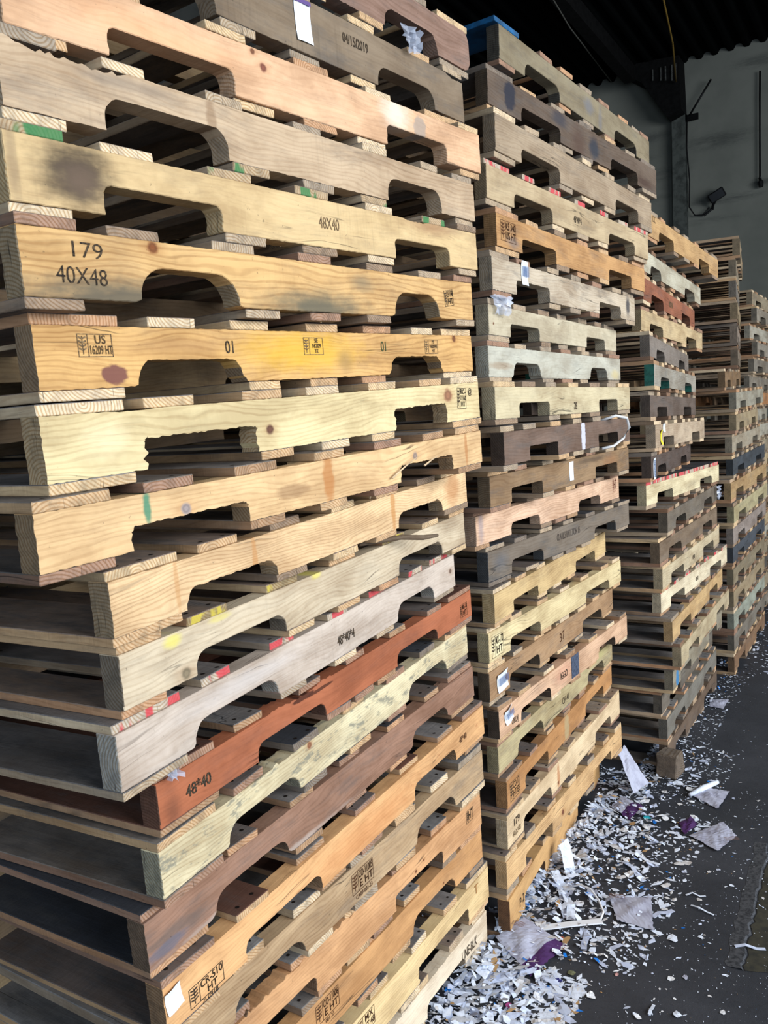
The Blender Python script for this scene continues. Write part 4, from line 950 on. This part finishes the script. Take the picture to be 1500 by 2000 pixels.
litter('shredded_paper', [(5.2, 9.0, -1.0, -0.62, 900, 0.003, 0.016, 0.02, 1.3)], 'distant line of white paper shreds past the fourth stack', 8, LM)
litter('paper_crumbs', [(1.6, 3.6, -0.9, -0.22, 1500, 0.0006, 0.0035, 0, 0.9), (3.6, 8.5, -0.85, -0.3, 260, 0.001, 0.005, 0, 1.4)], 'tiny pale crumbs and dust specks sprinkled over the dark floor', 9, LM)

# ---- larger sheets, each with its own folds
def sheet(name, label, cat, corners, mat, fold=0.012, seed=1, n=14, z=0.002, extra=None, group=None):
    """corners: floor points (x, y) of a quad; crumpled sheet spanning them"""
    r = random.Random(seed); A0, B0, C0, D0 = [Vector((c[0], c[1], c[2] if len(c) > 2 else 0)) for c in corners]
    base = (A0 + B0 + C0 + D0) / 4; base.z = 0
    fr = [(r.uniform(2, 7), r.uniform(2, 7), r.uniform(0, 6)) for _ in range(5)]
    m = MB(); G = []
    for i in range(n + 1):
        row = []
        for j in range(n + 1):
            u, v = i / n, j / n
            p = A0.lerp(B0, u).lerp(D0.lerp(C0, u), v) - base
            h = sum(abs(sin(a * u + b_ * v + c)) for a, b_, c in fr) / 5
            edge_ = min(u, v, 1 - u, 1 - v)
            p.z += z + fold * h * (0.35 + edge_ * 2) + r.uniform(0, fold * 0.12)
            if edge_ == 0: p.x += r.uniform(-1, 1) * 0.0025; p.y += r.uniform(-1, 1) * 0.0025
            row.append(p)
        G.append(row)
    for i in range(n):
        for j in range(n): m.quad((G[i][j], G[i + 1][j], G[i + 1][j + 1], G[i][j + 1]), 1 if extra and extra(i / n, j / n) else 0)
    root = m.build(name, mat if isinstance(mat, list) else [mat], None, tuple(base)); tag(root, label, cat, group)
    so = root.modifiers.new('thickness', 'SOLIDIFY'); so.thickness = 0.0006
    return root
FL_ = lambda *p: p
# filled in from the floor positions seen in the photograph
BIG = []
def lines_print(o, pts, n, w, L, direction, mat):
    m = MB(); d = Vector((direction[0], direction[1], 0)).normalized(); s_ = Vector((-d.y, d.x, 0))
    for i in range(n):
        c = Vector(pts) + s_ * (i - n / 2) * w * 2.4
        m.quad((c - d * L / 2 - s_ * w / 2, c + d * L / 2 - s_ * w / 2, c + d * L / 2 + s_ * w / 2, c - d * L / 2 + s_ * w / 2))
    m.build('printed_lines', [mat], o)
M_print = flat('brown_print', (120, 92, 84), 0.8)
o = sheet('crumpled_paper_bag', 'large crumpled grey paper bag with a violet edge between the first two stacks', 'paper bag', [(0.268, 2.398, .02), (0.368, 2.470, .035), (0.478, 2.370), (0.345, 2.240)], [M_bag, M_violet], 0.016, 3, 20, extra=lambda u, v: v > 0.74)
lines_print(o, (-0.02, 0.055, 0.052), 5, 0.0022, 0.04, (0.8, -0.5), M_print)
o = sheet('grey_paper_sheet', 'square crumpled lilac-grey paper sheet lying alone on the floor', 'paper sheet', [(0.674, 2.62), (0.805, 2.596), (0.756, 2.424), (0.662, 2.486)], M_bag, 0.010, 4)
lines_print(o, (-0.03, 0.065, 0.020), 5, 0.0022, 0.05, (0.9, -0.2), M_print)
sheet('lilac_paper_sheet', 'crumpled lilac paper with a violet corner nearest the foot of the second stack', 'paper sheet', [(0.850, 3.25), (0.923, 3.338), (0.979, 3.237), (0.893, 3.13)], [M_bag, M_violet], 0.018, 5, extra=lambda u, v: v > 0.5)
o = sheet('wrinkled_paper_bag', 'wrinkled translucent grey paper bag furthest out on the floor, printed with lines', 'paper bag', [(1.073, 2.987), (1.236, 3.077), (1.242, 2.967), (1.131, 2.866)], M_bag, 0.015, 6, 18)
lines_print(o, (0.03, -0.06, 0.026), 6, 0.002, 0.05, (0.9, 0.1), M_print)
sheet('violet_paper_piece', 'violet paper piece touching the wrinkled grey bag', 'paper sheet', [(1.070, 3.086), (1.135, 3.134), (1.137, 3.07), (1.060, 2.998)], M_violet, 0.014, 7, 8)
sheet('lilac_paper_sheet', 'smooth lilac paper sheet with a rolled white edge, nearest the third stack corner', 'paper sheet', [(1.203, 3.318), (1.285, 3.38), (1.366, 3.333), (1.26, 3.186)], M_bag, 0.012, 8)
def strip(name, label, pts, w, mat, cat='paper strip', thick=0.0012):
    P_ = [Vector(p) for p in pts]; b0 = P_[0].copy(); b0.z = 0; m = MB(); L = []
    for i, p in enumerate(P_):
        d = (P_[min(i + 1, len(P_) - 1)] - P_[max(i - 1, 0)]); d.z = 0; d.normalize(); s_ = Vector((-d.y, d.x, 0)) * w * 0.5
        L.append((p - b0 - s_, p - b0 + s_))
    for i in range(len(L) - 1): m.quad((L[i][0], L[i + 1][0], L[i + 1][1], L[i][1]))
    o = m.build(name, [mat], None, tuple(b0)); so = o.modifiers.new('t', 'SOLIDIFY'); so.thickness = thick; so.offset = 1; tag(o, label, cat); return o
M_tube = flat('white_cardboard', (228, 230, 234), 0.7)
m = MB(); m.tube([(0, 0, 0.012), (0.075, 0.05, 0.016), (0.154, 0.10, 0.014)], [0.008, 0.012, 0.009], 9)
tag(m.build('rolled_paper', [M_paper[0]], None, (1.193, 3.305, 0), smooth=True), 'rolled white paper end lying along the smooth lilac sheet', 'paper roll')
strip('edge_protector', 'straight white cardboard strip lying beside the violet-edged bag', [(0.415, 2.452, .012), (0.51, 2.462, .013), (0.611, 2.474, .010)], 0.024, M_tube, 'cardboard strip', 0.004)
m = MB(); m.tube([(0.0, 0, 0.012), (0.035, -0.022, 0.03), (0.062, -0.05, 0.03), (0.076, -0.1, 0.02), (0.078, -0.15, 0.01), (0.055, -0.19, 0.004)], 0.0035, 6)
tag(m.build('bent_strap', [M_tube], None, (0.552, 2.675, 0), smooth=True), 'bent white strapping arc in front of the second stack', 'strap')
strip('torn_paper_strip', 'long curled white paper strip running out from the second stack', [(0.522, 2.75, .03), (0.53, 2.70, .012), (0.524, 2.62, .01), (0.535, 2.56, .02), (0.52, 2.50, .004)], 0.028, M_paper[0])
sheet('standing_paper', 'torn white paper sheet standing up against the second stack low down', 'paper sheet', [(0.548, 2.795, .09), (0.590, 2.835, .10), (0.600, 2.79, .005), (0.560, 2.745, .005)], M_paper[0], 0.01, 12, 10)
sheet('standing_paper', 'large lilac-white paper sheet leaning in the gap before the third stack', 'paper sheet', [(0.935, 3.42, .14), (0.975, 3.47, .16), (1.06, 3.42, .01), (0.97, 3.33, .01)], M_bag, 0.03, 13, 12)
sheet('grey_paper_sheet', 'flat grey paper sheet by the foot of the third stack, half way along', 'paper sheet', [(1.725, 4.452), (1.827, 4.44), (1.735, 4.30), (1.68, 4.345)], M_bag, 0.008, 14, 8)
sheet('white_card', 'pale blue-white card lying against the far end of the nearest stack', 'card', [(0.236, 2.325, .015), (0.262, 2.30, .012), (0.215, 2.21, .02), (0.190, 2.245, .026)], M_paper[0], 0.004, 15, 6)
for nm, lb, p, sz, mt, ct in (('blue_plastic_piece', 'bright blue plastic piece in the litter by the nearest stack', (0.112, 2.212), 0.018, M_bluep, 'plastic piece'),
                          ('pink_plastic_piece', 'pink plastic piece on the floor near the nearest stack', (0.267, 2.130), 0.014, M_pink, 'plastic piece'),
                          ('teal_paper_piece', 'teal and white torn piece beside the violet-cornered paper', (0.965, 3.150), 0.018, M_teal, 'paper piece'),
                          ('navy_scrap', 'navy-blue scrap on the floor in front of the violet-edged bag', (0.424, 2.222), 0.012, M_navy, 'scrap'),
                          ('olive_scrap', 'olive-brown scrap just beyond the violet-edged bag', (0.465, 2.248), 0.014, flat('olive_scrap_paint', (110, 112, 84), 0.8), 'scrap'),
                          ('red_scrap', 'small reddish scrap by the end of the cardboard strip', (0.470, 2.415), 0.012, flat('brick_red_paper', (176, 96, 76), 0.8), 'scrap'),
                          ('pink_scrap', 'rounded pinkish scrap alone on the dark floor', (0.590, 2.235), 0.009, flat('pale_pink_paper', (200, 152, 148), 0.8), 'scrap'),
                          ('white_triangle_scrap', 'white triangular scrap low on the open floor', (0.735, 2.205), 0.012, M_paper[2], 'scrap'),
                          ('lilac_scrap', 'lilac pointed scrap low on the open floor', (0.775, 2.208), 0.012, M_bag, 'scrap'),
                          ('white_wad', 'bright white crumpled wad on the open floor', (0.800, 2.385), 0.022, M_paper[0], 'scrap'),
                          ('white_wad', 'white crumpled wad at the bottom edge of the picture', (0.700, 2.060), 0.015, M_paper[0], 'scrap')):
    scrap(p[0], p[1], sz, lb, None, nm, mt, 0, ct, idx=3)
def thin(label, a, b, w, mt=None, bend=0.01, name='paper_sliver'):
    a = Vector((a[0], a[1], 0.003)); b = Vector((b[0], b[1], 0.003)); n_ = Vector((-(b - a).y, (b - a).x, 0)).normalized()
    strip(name, label, [a, a.lerp(b, .35) + n_ * bend + Vector((0, 0, .004)), a.lerp(b, .7) - n_ * bend * .4, b], w, mt or M_paper[0], 'paper strip')
thin('curved white paper sliver on the open floor', (0.922, 2.605), (0.982, 2.594), 0.006)
thin('straight white stick-like sliver on the open floor', (0.917, 2.547), (0.967, 2.488), 0.006, bend=0.0)
thin('grey torn strip beside the square lilac-grey sheet', (0.777, 2.495), (0.852, 2.524), 0.016, M_paper[3], 0.004)
thin('white torn film lying across the cracked floor edge', (0.966, 2.329), (1.047, 2.308), 0.012, M_paper[1], 0.006)
thin('white twisted sliver beside the violet paper piece', (1.026, 3.051), (1.085, 3.045), 0.010, M_paper[1], 0.005)
thin('grey ribbon of paper beyond the end of the cardboard strip', (0.555, 2.44), (0.525, 2.353), 0.018, M_paper[3], 0.004)
thin('short white stick of paper at the bottom edge of the picture', (0.628, 2.065), (0.652, 2.101), 0.008, None, 0.0)
thin('long torn grey strip on the drift before the square sheet', (0.785, 2.83), (0.815, 2.70), 0.016, M_paper[1], 0.006)
thin('white torn strip reaching onto the open floor', (0.80, 2.90), (0.90, 2.80), 0.014, M_paper[0], 0.01)

# wooden block and stick
def woodblock():
    m = MB(); r = random.Random(5)
    pts = [(-0.052, -0.045), (0.048, -0.05), (0.056, 0.04), (-0.046, 0.048)]
    v = []; 
    for z in (0, 0.03, 0.07, 0.103):
        for (x, y) in pts: v.append((x + r.uniform(-.004, .004), y + r.uniform(-.004, .004), z))
    f = [(3, 2, 1, 0), (12, 13, 14, 15)]
    for k in range(3):
        for j in range(4): f.append((k * 4 + j, k * 4 + (j + 1) % 4, k * 4 + 4 + (j + 1) % 4, k * 4 + 4 + j))
    me = mesh('wooden_block', v, f, None, [endgrain('block_end', (120, 106, 92))])
    o = link('wooden_block', me, (), None, (1.190, 3.535, 0.0008), (0, 0, 0.95)); bevel(o, 0.006)
    tag(o, 'weathered split wooden block on the floor at the near corner of the third stack', 'wooden block')
woodblock()

# raised edge and patch of old floor on the right
m = MB(); e = [(1.328, 2.9), (1.233, 2.733), (1.145, 2.584), (1.064, 2.449), (0.995, 2.327), (0.941, 2.226)]
base = Vector((1.1, 2.5, 0)); r = random.Random(8); prev = None
fine = []
for i in range(len(e) - 1):
    for k in range(6):
        t = k / 6; fine.append((e[i][0] + (e[i + 1][0] - e[i][0]) * t + r.uniform(-.006, .006), e[i][1] + (e[i + 1][1] - e[i][1]) * t + r.uniform(-.006, .006)))
fine.append(e[-1])
for i in range(len(fine) - 1):
    (ax, ay), (bx, by) = fine[i], fine[i + 1]; n_ = Vector((S.x, S.y, 0)) * 0.045
    a_ = Vector((ax, ay, 0.0006)) - base; b_ = Vector((bx, by, 0.0006)) - base
    m.quad((a_ - n_ * 0.9, b_ - n_ * 0.9, b_ + Vector((0, 0, .004)), a_ + Vector((0, 0, .004))))
    m.quad((a_ + Vector((0, 0, .004)), b_ + Vector((0, 0, .004)), b_ + n_ * 0.12 + Vector((0, 0, 0)), a_ + n_ * 0.12 + Vector((0, 0, 0))))
o = m.build('trim_1', [flat('broken_floor_lip', (78, 80, 84), 0.85, 0.2, c2=(44, 46, 50), scale=90)], None, tuple(base)); o['kind'] = 'structure'
m = MB(); pts = [Vector((x, y, 0.0012)) + Vector((S.x, S.y, 0)) * 0.010 - base for x, y in fine] + [Vector((1.75, 2.05, .0012)) - base, Vector((2.1, 2.6, .0012)) - base]
m.quad(pts[::-1])
o = m.build('trim_2', [flat('olive_brown_floor', (62, 60, 50), 0.8, 0.2, c2=(46, 46, 42), scale=30)], None, tuple(base)); o['kind'] = 'structure'

# bits that hang off or lie on the pallets
M_film = flat('clear_film', (206, 212, 226), 0.15, 0.8); M_film.node_tree.nodes['Principled BSDF'].inputs['Alpha'].default_value = 0.55
def on(si, i, x, y, z):
    px, py, pz, yaw, H, tilt = ROWS[si][i][:6]
    return Vector((px, py, pz)) + Vector((sin(yaw), cos(yaw), tilt)) * x + Vector((-cos(yaw), sin(yaw), 0)) * y + Vector((0, 0, z))
def film(label, p, w, h, seed):
    r = random.Random(seed); m = MB(); n = 7; G = []
    for i in range(n + 1):
        row = []
        for j in range(n + 1):
            a = (i / n - .5) * w * (1 - 0.5 * j / n); row.append(Vector((a * S.x * .2 + a * A.x + r.uniform(-.006, .006) + S.x * .006 * sin(i * 1.9), a * A.y + r.uniform(-.006, .006) + S.y * .006 * sin(i * 1.9), -j / n * h + r.uniform(-.004, .004))))
        G.append(row)
    for i in range(n):
        for j in range(n): m.quad((G[i][j], G[i + 1][j], G[i + 1][j + 1], G[i][j + 1]))
    tag(m.build('plastic_film', [M_film], None, tuple(p)), label, 'plastic film')
film('tuft of clear plastic film caught under the topmost pallet of the nearest stack', on(0, 0, 0.93, -0.014, 0.03), 0.06, 0.05, 1)
film('wisp of clear film at the near corner of the clean cream pallet', on(1, 6, 0.06, -0.014, 0.12), 0.10, 0.05, 2)
film('shred of film poking out beside the red-brown stencilled pallet', on(0, 12, 0.02, -0.016, 0.13), 0.035, 0.04, 3)
film('strip of clear film on the dark weathered pallets of the third stack', on(2, 10, 1.16, -0.02, 0.10), 0.05, 0.07, 4)
m = MB(); a0 = on(0, 10, 0.70, 0.02, 0.112); b0 = on(0, 10, 0.80, -0.03, 0.110); c0 = on(0, 10, 0.86, -0.055, 0.098); d0 = on(0, 10, 0.90, -0.07, 0.096)
m.tube([a0 - a0, b0 - a0, c0 - a0, d0 - a0], [0.004, 0.006, 0.006, 0.004], 7)
tag(m.build('bark_stick', [wood('stick_bark', (122, 104, 84), 0.6)], None, tuple(a0), smooth=True), 'crooked bark stick poking out over the yellow-chalked pallet', 'stick')
for k, (i, x, z, l, an) in enumerate([(8, 0.80, 0.030, 0.11, 0.35), (8, 0.93, 0.040, 0.06, 0.3), (6, 0.60, 0.118, 0.035, 1.1), (9, 0.70, 0.10, 0.03, 1.3)]):
    p0 = on(0, i, x, -0.006, z); q0 = on(0, i, x + l * cos(an), -0.016, z + l * sin(an)) - p0
    m = MB(); m.tube([Vector((0, 0, 0)), q0 * .5 + Vector((0, 0, .002)), q0], [0.0022, 0.0016, 0.0004], 5)
    tag(m.build('wood_splinter', [wood('splinter_%d' % k, (226, 200, 160), 0.3)], None, tuple(p0)), ['long pale splinter across the far notch of the green-marked pallet', 'short pale splinter at the far edge of the same notch', 'tiny splinter standing on the yellow-sprayed pallet', 'tiny splinter standing on the straight-grained peach pallet'][k], 'splinter')
